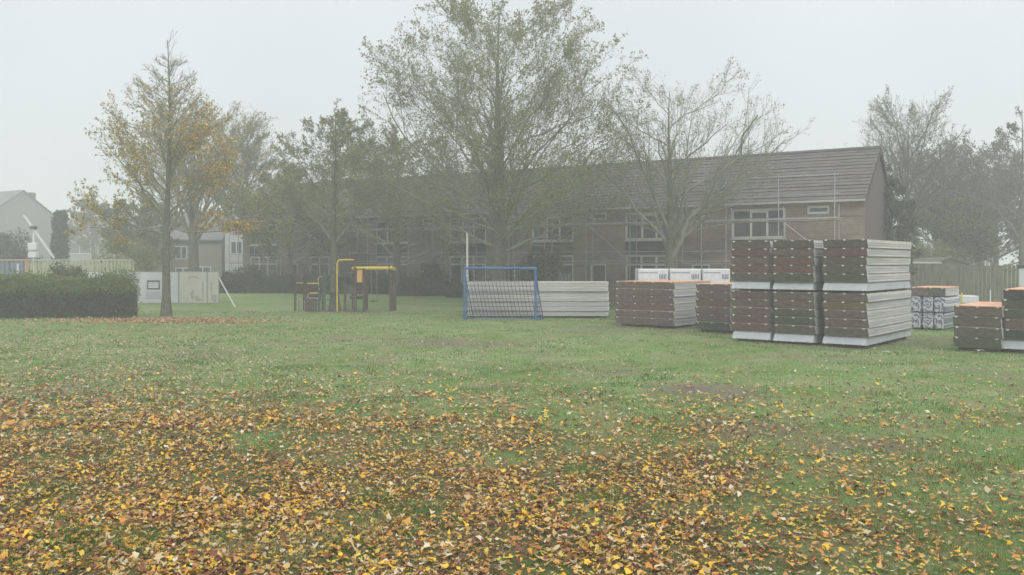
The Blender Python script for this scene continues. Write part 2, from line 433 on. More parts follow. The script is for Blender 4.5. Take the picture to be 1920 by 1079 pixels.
def axis(parts):
    a = []
    for lo, hi, st in parts: a += list(np.arange(lo, hi, st))
    a.append(parts[-1][1]); return np.array(a)
gx = axis([(-300, -60, 20), (-60, -24, 2), (-24, 24, 0.16), (24, 60, 2), (60, 300, 20)])
gy = axis([(-80, -2, 6), (-2, 5, 0.5), (5, 20, 0.12), (20, 34, 0.2), (34, 66, 0.5), (66, 110, 4), (110, 380, 30)])
GX, GY = np.meshgrid(gx, gy)
fade = smooth((62 - GY) / 20) * smooth((40 - np.abs(GX)) / 15)
GZ = gh(GX, GY) + fade * (0.05 * (vnoise(GX, GY, 3.5, 1) - 0.5) + 0.016 * (vnoise(GX, GY, 0.7, 2) - 0.5)) - 0.02 * worn(GX, GY)
nyy, nxx = GX.shape
V = np.stack([GX.ravel(), GY.ravel(), GZ.ravel()], 1)
ii = np.arange(nyy * nxx).reshape(nyy, nxx)
F = np.stack([ii[:-1, :-1].ravel(), ii[:-1, 1:].ravel(), ii[1:, 1:].ravel(), ii[1:, :-1].ravel()], 1)

def ground_z(x, y):
    f = smooth((62 - y) / 20) * smooth((40 - np.abs(x)) / 15)
    return gh(x, y) + f * (0.05 * (vnoise(x, y, 3.5, 1) - 0.5) + 0.016 * (vnoise(x, y, 0.7, 2) - 0.5)) - 0.02 * worn(x, y)

gm = bpy.data.materials.new('lawn')
gm.use_nodes = True
nt = gm.node_tree; L = nt.links
b = nt.nodes['Principled BSDF']; b.inputs['Roughness'].default_value = 0.95; b.inputs['Specular IOR Level'].default_value = 0.15
tc = nt.nodes.new("ShaderNodeTexCoord")
def noise_(scale, detail=5, rough=0.65):
    n = nt.nodes.new("ShaderNodeTexNoise"); n.inputs['Scale'].default_value = scale
    n.inputs['Detail'].default_value = detail; n.inputs['Roughness'].default_value = rough
    L.new(tc.outputs['Object'], n.inputs['Vector']); return n
def ramp_(src, stops):
    r = nt.nodes.new("ShaderNodeValToRGB"); cr = r.color_ramp
    cr.elements[0].position = stops[0][0]; cr.elements[0].color = (*stops[0][1], 1)
    cr.elements[1].position = stops[1][0]; cr.elements[1].color = (*stops[1][1], 1)
    for p, c in stops[2:]:
        q = cr.elements.new(p); q.color = (*c, 1)
    L.new(src, r.inputs[0]); return r
def mix_(fac, a, b_):
    m = nt.nodes.new("ShaderNodeMixRGB")
    if isinstance(fac, float): m.inputs[0].default_value = fac
    else: L.new(fac, m.inputs[0])
    L.new(a, m.inputs[1]); L.new(b_, m.inputs[2]); return m
n1 = noise_(0.30, 6); n2 = noise_(9, 6, 0.75); n3 = noise_(1.1, 5); n4 = noise_(45, 3, 0.7)
r1 = ramp_(n1.outputs['Fac'], [(0.42, (0.085, 0.175, 0.035)), (0.58, (0.290, 0.335, 0.215))])
r2 = ramp_(n2.outputs['Fac'], [(0.34, (0.080, 0.130, 0.028)), (0.66, (0.235, 0.270, 0.120))])
r3 = ramp_(n3.outputs['Fac'], [(0.38, (0.270, 0.240, 0.115)), (0.60, (0.100, 0.240, 0.035))])
c12 = mix_(0.5, r1.outputs[0], r2.outputs[0])
c123 = mix_(0.45, c12.outputs[0], r3.outputs[0])
r4 = ramp_(n4.outputs['Fac'], [(0.3, (0.55, 0.55, 0.5)), (0.7, (1.35, 1.35, 1.3))])
mu = nt.nodes.new("ShaderNodeMixRGB"); mu.blend_type = 'MULTIPLY'; mu.inputs[0].default_value = 0.8
L.new(c123.outputs[0], mu.inputs[1]); L.new(r4.outputs[0], mu.inputs[2])
att = nt.nodes.new("ShaderNodeAttribute"); att.attribute_name = 'worn'
soil = ramp_(n2.outputs['Fac'], [(0.35, (0.115, 0.088, 0.065)), (0.65, (0.19, 0.155, 0.12))])
c5 = mix_(att.outputs['Fac'], mu.outputs[0], soil.outputs[0])
att2 = nt.nodes.new("ShaderNodeAttribute"); att2.attribute_name = 'humus'
hum = ramp_(n4.outputs['Fac'], [(0.35, (0.045, 0.034, 0.018)), (0.65, (0.12, 0.085, 0.04))])
c6 = mix_(att2.outputs['Fac'], c5.outputs[0], hum.outputs[0])
L.new(c6.outputs[0], b.inputs['Base Color'])
bp = nt.nodes.new("ShaderNodeBump"); bp.inputs['Strength'].default_value = 0.8; bp.inputs['Distance'].default_value = 0.04
L.new(n2.outputs['Fac'], bp.inputs['Height']); L.new(bp.outputs[0], b.inputs['Normal'])
lawn = np_obj('lawn', V, F, gm, smooth_=True)
tag(lawn, 'mown park lawn with worn patches', 'lawn', kind='structure')
a1 = lawn.data.attributes.new('worn', 'FLOAT', 'POINT'); a1.data.foreach_set('value', worn(GX, GY).ravel().astype(np.float32))
hu = np.clip(litter(GX, GY) / 600.0, 0, 0.8) * (0.6 + 0.8 * vnoise(GX, GY, 0.6, 21))
a2 = lawn.data.attributes.new('humus', 'FLOAT', 'POINT'); a2.data.foreach_set('value', np.clip(hu, 0, 0.9).ravel().astype(np.float32))

# scatter points in the field seen by the camera and a little to its sides
def scatter(dens_fn, dmax, y0, y1, rng, margin=2.5):
    """rejection sampling; dmax bounds the density in this band"""
    w = lambda y: 0.60 * y + margin
    area = (y1 - y0) * 2 * w(y1)
    n = int(area * dmax)
    y = rng.uniform(y0, y1, n); x = rng.uniform(-1, 1, n) * w(y1)
    keep = (np.abs(x) < w(y)) & (rng.uniform(0, 1, n) * dmax < dens_fn(x, y))
    return x[keep], y[keep]

def grass_mesh(bands, rng):
    Vs = []; n_all = 0
    for (y0, y1, dens, h, wd) in bands:
        fn = lambda x, y: dens * (1 - 0.93 * worn(x, y)) * (0.35 + 0.9 * vnoise(x, y, 0.35, 31)) * (0.6 + 0.6 * vnoise(x, y, 2.2, 32))
        x, y = scatter(fn, dens, y0, y1, rng)
        n = len(x)
        z = ground_z(x, y) - 0.004
        tall = 0.6 + 0.9 * vnoise(x, y, 0.8, 33) * vnoise(x, y, 0.25, 34) + 1.5 * smooth((vnoise(x, y, 1.3, 35) * 0.5 + vnoise(x, y, 0.35, 36) * 0.5 - 0.60) * 7) + 0.2 * rng.uniform(0, 1, n)
        hh = h * tall * rng.uniform(0.6, 1.25, n)
        a = rng.uniform(0, 2 * np.pi, n); la = rng.uniform(0, 2 * np.pi, n); lean = rng.uniform(0.1, 0.9, n) * hh
        wv = wd * rng.uniform(0.7, 1.3, n) / 2
        p0 = np.stack([x - np.cos(a) * wv, y - np.sin(a) * wv, z], 1)
        p1 = np.stack([x + np.cos(a) * wv, y + np.sin(a) * wv, z], 1)
        p2 = np.stack([x + np.cos(la) * lean, y + np.sin(la) * lean, z + hh], 1)
        Vs.append(np.stack([p0, p1, p2], 1).reshape(-1, 3)); n_all += n
    V = np.concatenate(Vs); F = np.arange(len(V)).reshape(-1, 3)
    return V, F
nt = M['grass_blade'].node_tree
_b = nt.nodes['Principled BSDF']; _r = [q for q in nt.nodes if q.type == 'VALTORGB'][0]
_tc = nt.nodes.new('ShaderNodeTexCoord')
def _tint(scale, c0, c1, prev):
    n_ = nt.nodes.new('ShaderNodeTexNoise'); n_.inputs['Scale'].default_value = scale; n_.inputs['Detail'].default_value = 4
    nt.links.new(_tc.outputs['Object'], n_.inputs['Vector'])
    q = nt.nodes.new('ShaderNodeValToRGB'); q.color_ramp.elements[0].position = 0.38; q.color_ramp.elements[0].color = (*c0, 1)
    q.color_ramp.elements[1].position = 0.62; q.color_ramp.elements[1].color = (*c1, 1); nt.links.new(n_.outputs['Fac'], q.inputs[0])
    m = nt.nodes.new('ShaderNodeMixRGB'); m.blend_type = 'MULTIPLY'; m.inputs[0].default_value = 1.0
    nt.links.new(prev, m.inputs[1]); nt.links.new(q.outputs[0], m.inputs[2]); return m.outputs[0]
_c = _tint(0.30, (1.6, 1.28, 2.4), (0.72, 0.92, 0.60), _r.outputs[0])
_c = _tint(1.1, (1.5, 1.2, 1.35), (0.60, 0.88, 0.50), _c)
_c = _tint(6.0, (1.2, 1.15, 1.15), (0.75, 0.8, 0.7), _c)
nt.links.new(_c, _b.inputs['Base Color'])
for q in nt.nodes:
    if q.type == 'BSDF_TRANSLUCENT': nt.links.new(_c, q.inputs['Color'])
gV, gF = grass_mesh([(5.6, 9.5, 2200, 0.042, 0.006), (9.5, 14, 1200, 0.040, 0.009), (14, 22, 480, 0.034, 0.016),
                     (22, 34, 150, 0.032, 0.03), (34, 44, 45, 0.035, 0.05)], np.random.default_rng(5))
grass = np_obj('grass', gV, gF, M['grass_blade'])
tag(grass, 'short green blades of grass growing across the lawn', 'grass', kind='stuff')

def leaf_outline():
    """five lobed leaf, radius about 1"""
    ang = [-90, -58, -35, -12, 12, 40, 62, 90, 118, 140, 168, 192, 215, 238]
    rad = [0.35, 0.45, 0.80, 0.42, 0.95, 0.48, 0.55, 1.10, 0.55, 0.48, 0.95, 0.42, 0.80, 0.45]
    return np.array([[math.cos(R_(a)) * r, math.sin(R_(a)) * r] for a, r in zip(ang, rad)])
def leaves_mesh(x, y, z, size, rng, flat=0.25):
    O = leaf_outline(); k = len(O); n = len(x)
    a = rng.uniform(0, 2 * np.pi, n); ca, sa = np.cos(a), np.sin(a)
    asp = rng.uniform(0.4, 1.0, n)
    lob = rng.uniform(0.0, 0.8, n)[:, None]
    rad = np.hypot(O[:, 0], O[:, 1])[None, :]
    jit = (0.72 / rad) ** lob * rng.uniform(0.72, 1.25, (n, k))
    lx = O[None, :, 0] * jit * size[:, None] * asp[:, None]; ly = O[None, :, 1] * jit * size[:, None]
    rx = lx * ca[:, None] - ly * sa[:, None]; ry = lx * sa[:, None] + ly * ca[:, None]
    c1 = rng.normal(0, 1.0, n); c2 = rng.normal(0, 1.0, n)
    fold = rng.uniform(-0.4, 1.1, n)
    tx = rng.normal(0, flat, n); ty = rng.normal(0, flat, n)
    zz = (tx[:, None] * rx + ty[:, None] * ry) + fold[:, None] * np.abs(lx) * 0.7 + (c1[:, None] * lx ** 2 + c2[:, None] * ly ** 2) * 0.35 / size[:, None]
    zz -= zz.min(axis=1, keepdims=True)
    P = np.stack([x[:, None] + rx, y[:, None] + ry, z[:, None] + zz], 2)         # n,k,3
    ctr = np.stack([x, y, z + zz.mean(axis=1) * 0.8], 1)[:, None, :]
    A = np.concatenate([P, ctr], 1).reshape(-1, 3)
    base = np.arange(n)[:, None] * (k + 1)
    i = np.arange(k)[None, :]; j = (np.arange(k)[None, :] + 1) % k
    F = np.stack([base + i, base + j, np.broadcast_to(base + k, (n, k))], 2).reshape(-1, 3)
    return A, F
lr = np.random.default_rng(9)
As, Fs, off = [], [], 0
def litter_far(x, y): return litter(x, y) * (1 - smooth((23 - y) / 12))
def litter_near(x, y): return litter(x, y) * smooth((23 - y) / 12)
for (y0, y1, dm) in ((5.6, 9.5, 1500), (9.5, 13, 1100), (13, 16, 400), (16, 23, 140)):
    x, y = scatter(litter_near, dm, y0, y1, lr)
    n = len(x)
    size = (0.016 + 0.036 * lr.uniform(0, 1, n) ** 1.4) if y0 < 13 else lr.uniform(0.035, 0.065, n)
    z = ground_z(x, y) + lr.uniform(0.004, 0.035, n)
    A, Fc = leaves_mesh(x, y, z, size, lr)
    As.append(A); Fs.append(Fc + off); off += len(A)
fallen = np_obj('fallen_leaves', np.concatenate(As), np.concatenate(Fs), M['fallen'])
tag(fallen, 'yellow, tan and brown autumn leaves lying on the lawn', 'fallen leaves', kind='stuff')

As, Fs, off = [], [], 0
for (y0, y1, dm) in ((11, 16, 200), (16, 22, 110), (22, 30, 60), (30, 44, 30)):
    x, y = scatter(litter_far, dm, y0, y1, lr)
    A, Fc = leaves_mesh(x, y, ground_z(x, y) + lr.uniform(0.004, 0.03, len(x)), lr.uniform(0.03, 0.06, len(x)), lr)
    As.append(A); Fs.append(Fc + off); off += len(A)
o = np_obj('scattered_leaves', np.concatenate(As), np.concatenate(Fs), M['fallen_dull'])
tag(o, 'sparse dull tan leaves scattered over the middle of the lawn', 'fallen leaves', kind='stuff')
n = 2600
x = -14.6 + lr.normal(0, 2.3, n); y = 36.4 + lr.normal(0, 1.0, n) * lr.uniform(0.4, 1.4, n)
x = np.concatenate([x, -12.2 + lr.normal(0, 1.2, 700)]); y = np.concatenate([y, 36.2 + lr.normal(0, 0.35, 700)])
A, Fc = leaves_mesh(x, y, ground_z(x, y) + lr.uniform(0.01, 0.05, len(x)), lr.uniform(0.05, 0.075, len(x)), lr)
o = np_obj('russet_leaves', A, Fc, M['fallen_brown'])
tag(o, 'russet brown leaves lying round the foot of the slender tree', 'fallen leaves', kind='stuff')

# ------------------------------------------------------------------ trees
def tubes(P, R, S):
    """P (N,K,3), R (N,K) -> vertices, quads of open tubes with S sides"""
    N, K, _ = P.shape
    T = np.empty_like(P)
    T[:, 1:-1] = P[:, 2:] - P[:, :-2]; T[:, 0] = P[:, 1] - P[:, 0]; T[:, -1] = P[:, -1] - P[:, -2]
    T /= np.linalg.norm(T, axis=2, keepdims=True) + 1e-9
    D = P[:, -1] - P[:, 0]
    D /= np.linalg.norm(D, axis=1, keepdims=True) + 1e-9
    ref = np.where(np.abs(D[:, 2:3]) < 0.8, np.array([[0, 0, 1.0]]), np.array([[1.0, 0, 0]]))
    ref = np.repeat(ref[:, None, :], K, 1)
    X = np.cross(T, ref); X /= np.linalg.norm(X, axis=2, keepdims=True) + 1e-9
    Y = np.cross(T, X)
    an = np.arange(S) * 2 * np.pi / S
    V = P[:, :, None, :] + R[:, :, None, None] * (np.cos(an)[None, None, :, None] * X[:, :, None, :] + np.sin(an)[None, None, :, None] * Y[:, :, None, :])
    idx = np.arange(N * K * S).reshape(N, K, S)
    nx = np.roll(idx, -1, 2)
    F = np.stack([idx[:, :-1], nx[:, :-1], nx[:, 1:], idx[:, 1:]], -1).reshape(-1, 4)
    return V.reshape(-1, 3), F

def lerp_poly(P, t):
    N, K = P.shape[:2]
    f = t * (K - 1); i = np.minimum(f.astype(int), K - 2); w = f - i
    r = np.arange(N)
    if P.ndim == 3:
        return P[r, i] * (1 - w)[:, None] + P[r, i + 1] * w[:, None], P[r, i + 1] - P[r, i]
    return P[r, i] * (1 - w) + P[r, i + 1] * w

def nrm(v): return v / (np.linalg.norm(v, axis=-1, keepdims=True) + 1e-9)

def grow(P, R, m, t0, t1, ang, lf, up, K, env, rng, wander=0.25, curl=0.3, rmin=0.006, rf=0.45, outw=0.22):
    N = len(P)
    idx = np.repeat(np.arange(N), m)
    j = np.tile(np.arange(m), N)
    t = t0 + (t1 - t0) * (j + rng.uniform(0, 1, N * m)) / m
    pos, tan = lerp_poly(P[idx], t)
    r0 = np.maximum(lerp_poly(R[idx], t) * rf, rmin)
    Lp = np.linalg.norm(P[idx][:, 1:] - P[idx][:, :-1], axis=2).sum(1)
    tan = nrm(tan)
    q = rng.normal(0, 1, (N * m, 3)); q -= tan * (q * tan).sum(1, keepdims=True); q = nrm(q)
    a = R_(1) * rng.uniform(ang[0], ang[1], N * m)[:, None]
    d = np.cos(a) * tan + np.sin(a) * q
    d[:, 2] += up
    rad = pos.copy(); rad[:, 2] = 0; rad[:, 0] -= env['cx']; rad = nrm(rad)
    d += outw * rad
    d = nrm(d)
    Ln = Lp * lf * (1.1 - 0.42 * (t - t0) / max(t1 - t0, 1e-6)) * rng.uniform(0.65, 1.2, N * m)
    # keep inside the outline of the crown
    for _ in range(1):
        end = pos + d * Ln[:, None]
        er = np.interp(end[:, 2], env['z'], env['r'], left=env['r'][0], right=0.05)
        rr = np.hypot(end[:, 0] - env['cx'], end[:, 1])
        Ln *= np.where(rr > er * 1.12, np.clip(er * 1.12 / np.maximum(rr, 1e-3), 0.62, 1), 1)
    Q = np.empty((N * m, K, 3)); Q[:, 0] = pos
    dd = d.copy()
    for k in range(1, K):
        dd = dd + rng.normal(0, wander, dd.shape) / K
        dd[:, 2] += curl / K
        dd = nrm(dd)
        Q[:, k] = Q[:, k-1] + dd * (Ln / (K - 1))[:, None]
    RR = r0[:, None] * np.linspace(1, 0.35, K)[None, :]
    RR = np.maximum(RR, rmin * 0.55)
    return Q, RR

def tree(label, px, d, env_z, env_r, trunk_r, n_limb, first, rise, seed, leaves=(), cx=0.0, lean=(0, 0), m2=9, m3=6, m4=3,
         limb_rf=0.42, group=None, name='deciduous_tree', bark='bark', straight=True, wander=0.25, droop=0.0, twig_r=0.008, ang2=(25, 55), base_z=None, leader=1.0, extra_limbs=()):
    rng = np.random.default_rng(seed)
    x0, y0 = PX(px, d), d
    z0 = ghf(x0, y0) - 0.05 if base_z is None else base_z
    root = thing(name, label, 'tree', (x0, y0, z0), 0, group)
    H = env_z[-1]
    env = {'z': np.array(env_z, float), 'r': np.array(env_r, float), 'cx': cx}
    # trunk
    K = 14
    s = np.linspace(0, 1, K)
    T = np.zeros((1, K, 3))
    top = H * leader
    T[0, :, 2] = s * top
    T[0, :, 0] = lean[0] * s + 0.06 * np.sin(s * 7 + seed) * (0.2 + s)
    T[0, :, 1] = lean[1] * s + 0.06 * np.cos(s * 6 + seed) * (0.2 + s)
    TR = (trunk_r * (1 - s) ** 1.15 + 0.012)[None, :]
    TR[0, 0] *= 1.35
    # main limbs aimed at points on the outline of the crown
    limbs = []; limb_r = []
    KL = 9
    spec = []
    for i in range(n_limb):
        t = first + (0.93 - first) * (i + rng.uniform(0.1, 0.9)) / n_limb
        if straight is False: t = first + (0.93 - first) * ((i + rng.uniform(0.1, 0.9)) / n_limb) ** 1.5
        az = i * 2.39996 + rng.uniform(-0.4, 0.4)
        zs = t * top
        zt = zs + (H - zs) * rise * rng.uniform(0.45, 1.15) * (1 - 0.2 * t)
        zt = min(zt, H * 0.98)
        spec.append((t, az, zt, rng.uniform(0.82, 1.03)))
    spec += list(extra_limbs)
    for t, az, zt, fr in spec:
        p0, _ = lerp_poly(T, np.array([t]))
        p0 = p0[0]
        r_t = float(np.interp(zt, env['z'], env['r'])) * fr
        p3 = np.array([cx + lean[0] * zt / H + math.cos(az) * r_t, lean[1] * zt / H + math.sin(az) * r_t, zt])
        D = p3 - p0
        p1 = p0 + D * 0.35 + np.array([0, 0, -0.06 * np.linalg.norm(D) + (0.12 * abs(D[2]) if D[2] > 0 else 0)])
        p2 = p0 + D * 0.72 + np.array([0, 0, -0.07 * np.linalg.norm(D) * (1 - droop * 2)])
        u = np.linspace(0, 1, KL)[:, None]
        B = (1-u)**3 * p0 + 3*(1-u)**2*u * p1 + 3*(1-u)*u**2 * p2 + u**3 * p3
        B[1:] += rng.normal(0, 0.02 * np.linalg.norm(D), (KL - 1, 3)) * np.linspace(0.4, 1, KL - 1)[:, None]
        limbs.append(B)
        rt = float(np.interp(t, s, TR[0])) * limb_rf * rng.uniform(0.8, 1.25)
        limb_r.append(np.maximum(max(rt, 0.022) * np.linspace(1, 0.22, KL), 0.008))
    P1 = np.array(limbs); R1 = np.array(limb_r)
    P2, R2 = grow(P1, R1, m2, 0.12, 1.0, ang2, 0.42, 0.18 - droop, 6, env, rng, wander * 1.2, 0.35 - droop, twig_r * 1.3)
    P2b, R2b = grow(T, TR, max(6, n_limb // 2), max(first, 0.5), 1.0, (20, 50), 0.16, 0.25, 6, env, rng, wander, 0.3, twig_r * 1.2, rf=0.4)
    P2 = np.concatenate([P2, P2b]); R2 = np.concatenate([R2, R2b])
    P3, R3 = grow(P2, R2, m3, 0.15, 1.0, (25, 60), 0.48, 0.15 - droop, 4, env, rng, wander * 1.6, 0.3 - droop, twig_r)
    P4, R4 = grow(P3, R3, m4, 0.2, 1.0, (25, 65), 0.55, 0.1 - droop, 3, env, rng, wander * 1.6, 0.2 - droop, twig_r * 0.75)
    v, f = tubes(T, TR, 12)
    np_obj('trunk', v, f, M[bark], root, True)
    vs, fs, o_ = [], [], 0
    for P, R, S in ((P1, R1, 7), (P2, R2, 4), (P3, R3, 3), (P4, R4, 3)):
        v, f = tubes(P, R, S); vs.append(v); fs.append(f + o_); o_ += len(v)
    np_obj('branches', np.concatenate(vs), np.concatenate(fs), M['twig' if bark == 'bark' else bark], root, True)
    # leaves on the twigs
    for (cnt, mk, size, prob) in leaves:
        i = rng.integers(0, len(P4), cnt)
        c, _ = lerp_poly(P4[i], rng.uniform(0.1, 1, cnt))
        if prob is not None:
            keep = rng.uniform(0, 1, cnt) < prob(c, H, env)
            c = c[keep]
        n = len(c)
        c = c + rng.normal(0, 0.05, (n, 3))
        sz = size * rng.uniform(0.6, 1.3, n)[:, None]
        a = nrm(rng.normal(0, 1, (n, 3))); q = nrm(np.cross(a, rng.normal(0, 1, (n, 3))))
        LV = np.stack([c - a * sz, c + q * sz * 0.55, c + a * sz, c - q * sz * 0.55], 1).reshape(-1, 3)
        np_obj('foliage', LV, np.arange(len(LV)).reshape(-1, 4), M[mk], root)
    return root

low = lambda a, b: (lambda c, H, env: np.clip((b - c[:, 2] / H) / (b - a), 0, 1))
def right_side(c, H, env): return np.clip((c[:, 0] - 0.9) / 1.2, 0, 1) * np.clip((0.78 - c[:, 2] / H) * 4, 0, 1)

# slender tree with yellow leaves, left
tree('slender tree with thin yellow and orange leaves, dark trunk standing clear on the lawn', 312, 40.0,
     [2.4, 3.6, 4.6, 6.0, 7.5, 9.3, 10.8, 12.2], [2.2, 3.2, 3.4, 3.3, 2.8, 2.0, 1.05, 0.25], 0.19, 44, 0.30, 0.46, 3,
     leaves=[(30000, 'leaf_yellow', 0.062, low(0.28, 0.86)), (7500, 'leaf_orange', 0.074, right_side), (9000, 'leaf_olive', 0.055, low(0.3, 0.9))],
     m2=10, m3=5, m4=2, lean=(0.12, 0), limb_rf=0.36, twig_r=0.006, ang2=(20, 48),
     extra_limbs=((0.30, 3.05, 4.9, 1.15), (0.33, 3.5, 3.9, 1.0), (0.32, 0.15, 3.9, 0.95)))
tree('forked grey tree behind the white hoarding, broad crown of thin twigs', 363, 60.0,
     [3.0, 4.5, 6.5, 9, 11, 12.8, 13.8], [2.4, 3.8, 4.5, 4.3, 3.4, 2.0, 0.6], 0.40, 26, 0.24, 0.75, 14,
     leaves=[(13000, 'leaf_yellow', 0.075, low(0.3, 0.95)), (11000, 'leaf_grey', 0.075, low(0.2, 1.0))], cx=0.9, m2=11, m3=6, m4=3, straight=False, leader=0.8, twig_r=0.010)
tree('hazy green leaning tree at the left end of the brick terrace', 462, 66.0,
     [2.0, 4, 6, 8.5, 10.5, 12.0], [2.0, 3.0, 3.4, 3.1, 2.0, 0.5], 0.28, 24, 0.2, 0.6, 15,
     leaves=[(21600, 'shrub_leaf', 0.094, low(0.35, 0.85)), (6750, 'leaf_olive', 0.075, None)], m2=10, m3=6, m4=3, twig_r=0.010)
tree('olive crowned tree rising from the middle of the playground', 627, 44.2,
     [2.6, 3.6, 4.6, 6.0, 7.4, 8.8, 9.9], [1.2, 2.3, 2.9, 3.1, 2.7, 1.9, 0.7], 0.23, 24, 0.30, 0.6, 21,
     leaves=[(8000, 'leaf_olive', 0.055, None), (3500, 'leaf_grey', 0.052, None)], m2=10, m3=7, m4=3, droop=0.06, limb_rf=0.34, twig_r=0.006)
tree('dense dull green tree between the playground and the largest tree', 745, 52.0,
     [1.6, 3.0, 4.6, 6.2, 7.6, 8.8, 9.6], [2.6, 4.0, 4.8, 4.6, 3.8, 2.4, 0.8], 0.26, 28, 0.18, 0.5, 22,
     leaves=[(15000, 'leaf_olive', 0.064, None), (6000, 'leaf_grey', 0.064, low(0.3, 0.7))], m2=11, m3=7, m4=3, droop=0.10, base_z=0.4, limb_rf=0.34)
tree('yellowish green tree in front of the left end of the terrace roof', 545, 56.0,
     [1.6, 3.0, 4.6, 6.0, 7.0, 7.8], [1.8, 3.0, 3.6, 3.2, 2.2, 0.6], 0.22, 20, 0.2, 0.5, 23,
     leaves=[(24300, 'leaf_olive', 0.075, None), (6750, 'leaf_yellow', 0.062, None)], m2=10, m3=6, m4=3, droop=0.1)
tree('largest tree, tall rounded crown cut by the top edge, thick trunk behind the goal', 935, 43.0,
     [4.4, 5.2, 6.2, 8.0, 10.0, 12.0, 14.0, 15.4, 16.4], [4.2, 5.6, 6.4, 6.4, 5.9, 5.0, 3.8, 2.6, 0.6], 0.44, 36, 0.22, 0.60, 31,
     leaves=[(40000, 'leaf_olive', 0.055, None), (12000, 'leaf_grey', 0.052, None), (18000, 'leaf_olive', 0.065, low(0.35, 0.6))],
     m2=11, m3=8, m4=3, straight=False, leader=0.86, bark='bark', limb_rf=0.22, twig_r=0.006,
     extra_limbs=[(0.20 + 0.018 * k, 0.3 + 2.4 * k, 5.3 + 0.25 * k, 0.95) for k in range(12)])
tree('sparse spreading tree before the terrace roof, long limb reaching right', 1256, 41.0,
     [3.4, 4.6, 6.0, 7.8, 9.8, 11.6, 13.0], [1.4, 2.2, 3.2, 3.7, 3.2, 2.3, 0.9], 0.28, 15, 0.24, 0.62, 43,
     leaves=[(4200, 'leaf_grey', 0.042, None), (1800, 'leaf_olive', 0.045, None)], cx=0.55, m2=12, m3=7, m4=3, straight=False, leader=0.78, limb_rf=0.5, bark='bark', wander=0.3, twig_r=0.006,
     extra_limbs=((0.28, 0.1, 8.2, 1.32), (0.34, -0.3, 7.2, 1.1), (0.3, 2.9, 6.6, 1.0)))
tree('bare tree with mossy green trunk to the right of the terrace gable', 1702, 56.0,
     [4.4, 6, 8, 9.6, 11.4, 13.0, 14.0], [2.8, 3.6, 3.7, 3.0, 2.2, 1.3, 0.5], 0.34, 18, 0.40, 0.72, 58,
     leaves=[(3375, 'leaf_grey', 0.062, None)], m2=12, m3=7, m4=3, bark='bark_moss', twig_r=0.008, straight=False, wander=0.3, limb_rf=0.42, leader=0.74)
tree('bushy brownish tree behind the garden shed, right of the bare mossy tree', 1800, 64.0,
     [1.5, 3.5, 6, 8.5, 10.5, 11.8], [3.2, 4.6, 5.0, 4.6, 3.0, 0.8], 0.26, 30, 0.14, 0.7, 52,
     leaves=[(35100, 'leaf_brown', 0.088, low(0.5, 1.1))], m2=11, m3=7, m4=3, straight=False, leader=0.8, twig_r=0.011)
tree('tall thin bare tree at the right edge of the view', 1916, 56.0,
     [2.5, 4.5, 6.5, 8.5, 10.2, 11.2], [1.8, 2.7, 2.9, 2.3, 1.3, 0.3], 0.20, 20, 0.25, 0.5, 53,
     leaves=[(4725, 'leaf_brown', 0.062, None)], m2=9, m3=6, m4=3, twig_r=0.010)
tree('hazy leafy tree far behind the fence near the right edge', 1868, 70.0,
     [1.0, 3.0, 5.5, 7.5, 9.0], [3.4, 4.6, 4.8, 3.4, 0.8], 0.25, 24, 0.14, 0.5, 54,
     leaves=[(35100, 'leaf_brown', 0.106, None), (10800, 'leaf_olive', 0.100, None)], m2=10, m3=6, m4=3, twig_r=0.012)
tree('dark evergreen looking tree in the gap beside the terrace gable', 1670, 45.2,
     [0.6, 1.8, 3.4, 5.2, 6.8], [1.1, 1.4, 1.35, 1.0, 0.3], 0.14, 24, 0.12, 0.35, 55,
     leaves=[(15000, 'shrub_leaf', 0.06, None)], m2=9, m3=6, m4=3, twig_r=0.010)
tree('low leafy tree behind the fence, left of the far cottage', 1755, 58.0,
     [0.6, 2.0, 3.6, 5.0, 6.2], [2.4, 3.2, 3.2, 2.4, 0.6], 0.16, 20, 0.12, 0.35, 56,
     leaves=[(21600, 'leaf_olive', 0.094, None), (13500, 'leaf_brown', 0.094, None)], m2=9, m3=6, m4=3, twig_r=0.010)
tree('faint far tree showing above the hazy row houses', 175, 105.0,
     [2, 4, 6, 8.4, 9.4], [2.5, 3.5, 3.5, 2.0, 0.5], 0.25, 18, 0.2, 0.5, 57,
     leaves=[(9450, 'leaf_grey', 0.138, None)], m2=8, m3=5, m4=2, twig_r=0.014)
tree('hazy bushy tree over the beige house behind the pale fence', 262, 72.0,
     [1.5, 3.0, 4.6, 6.0, 7.2], [2.0, 2.9, 3.0, 2.2, 0.5], 0.2, 20, 0.15, 0.4, 58,
     leaves=[(16200, 'leaf_olive', 0.106, None), (8100, 'shrub_leaf', 0.106, None)], m2=9, m3=6, m4=3, twig_r=0.010)

# ------------------------------------------------------------------ hedges and shrubs
def clump_leaves(C, rng, size):
    n = len(C)
    a = nrm(rng.normal(0, 1, (n, 3))); q = nrm(np.cross(a, rng.normal(0, 1, (n, 3))))
    sz = size * rng.uniform(0.6, 1.35, n)[:, None]
    LV = np.stack([C - a * sz, C + q * sz * 0.6, C + a * sz, C - q * sz * 0.6], 1).reshape(-1, 3)
    return LV, np.arange(len(LV)).reshape(-1, 4)

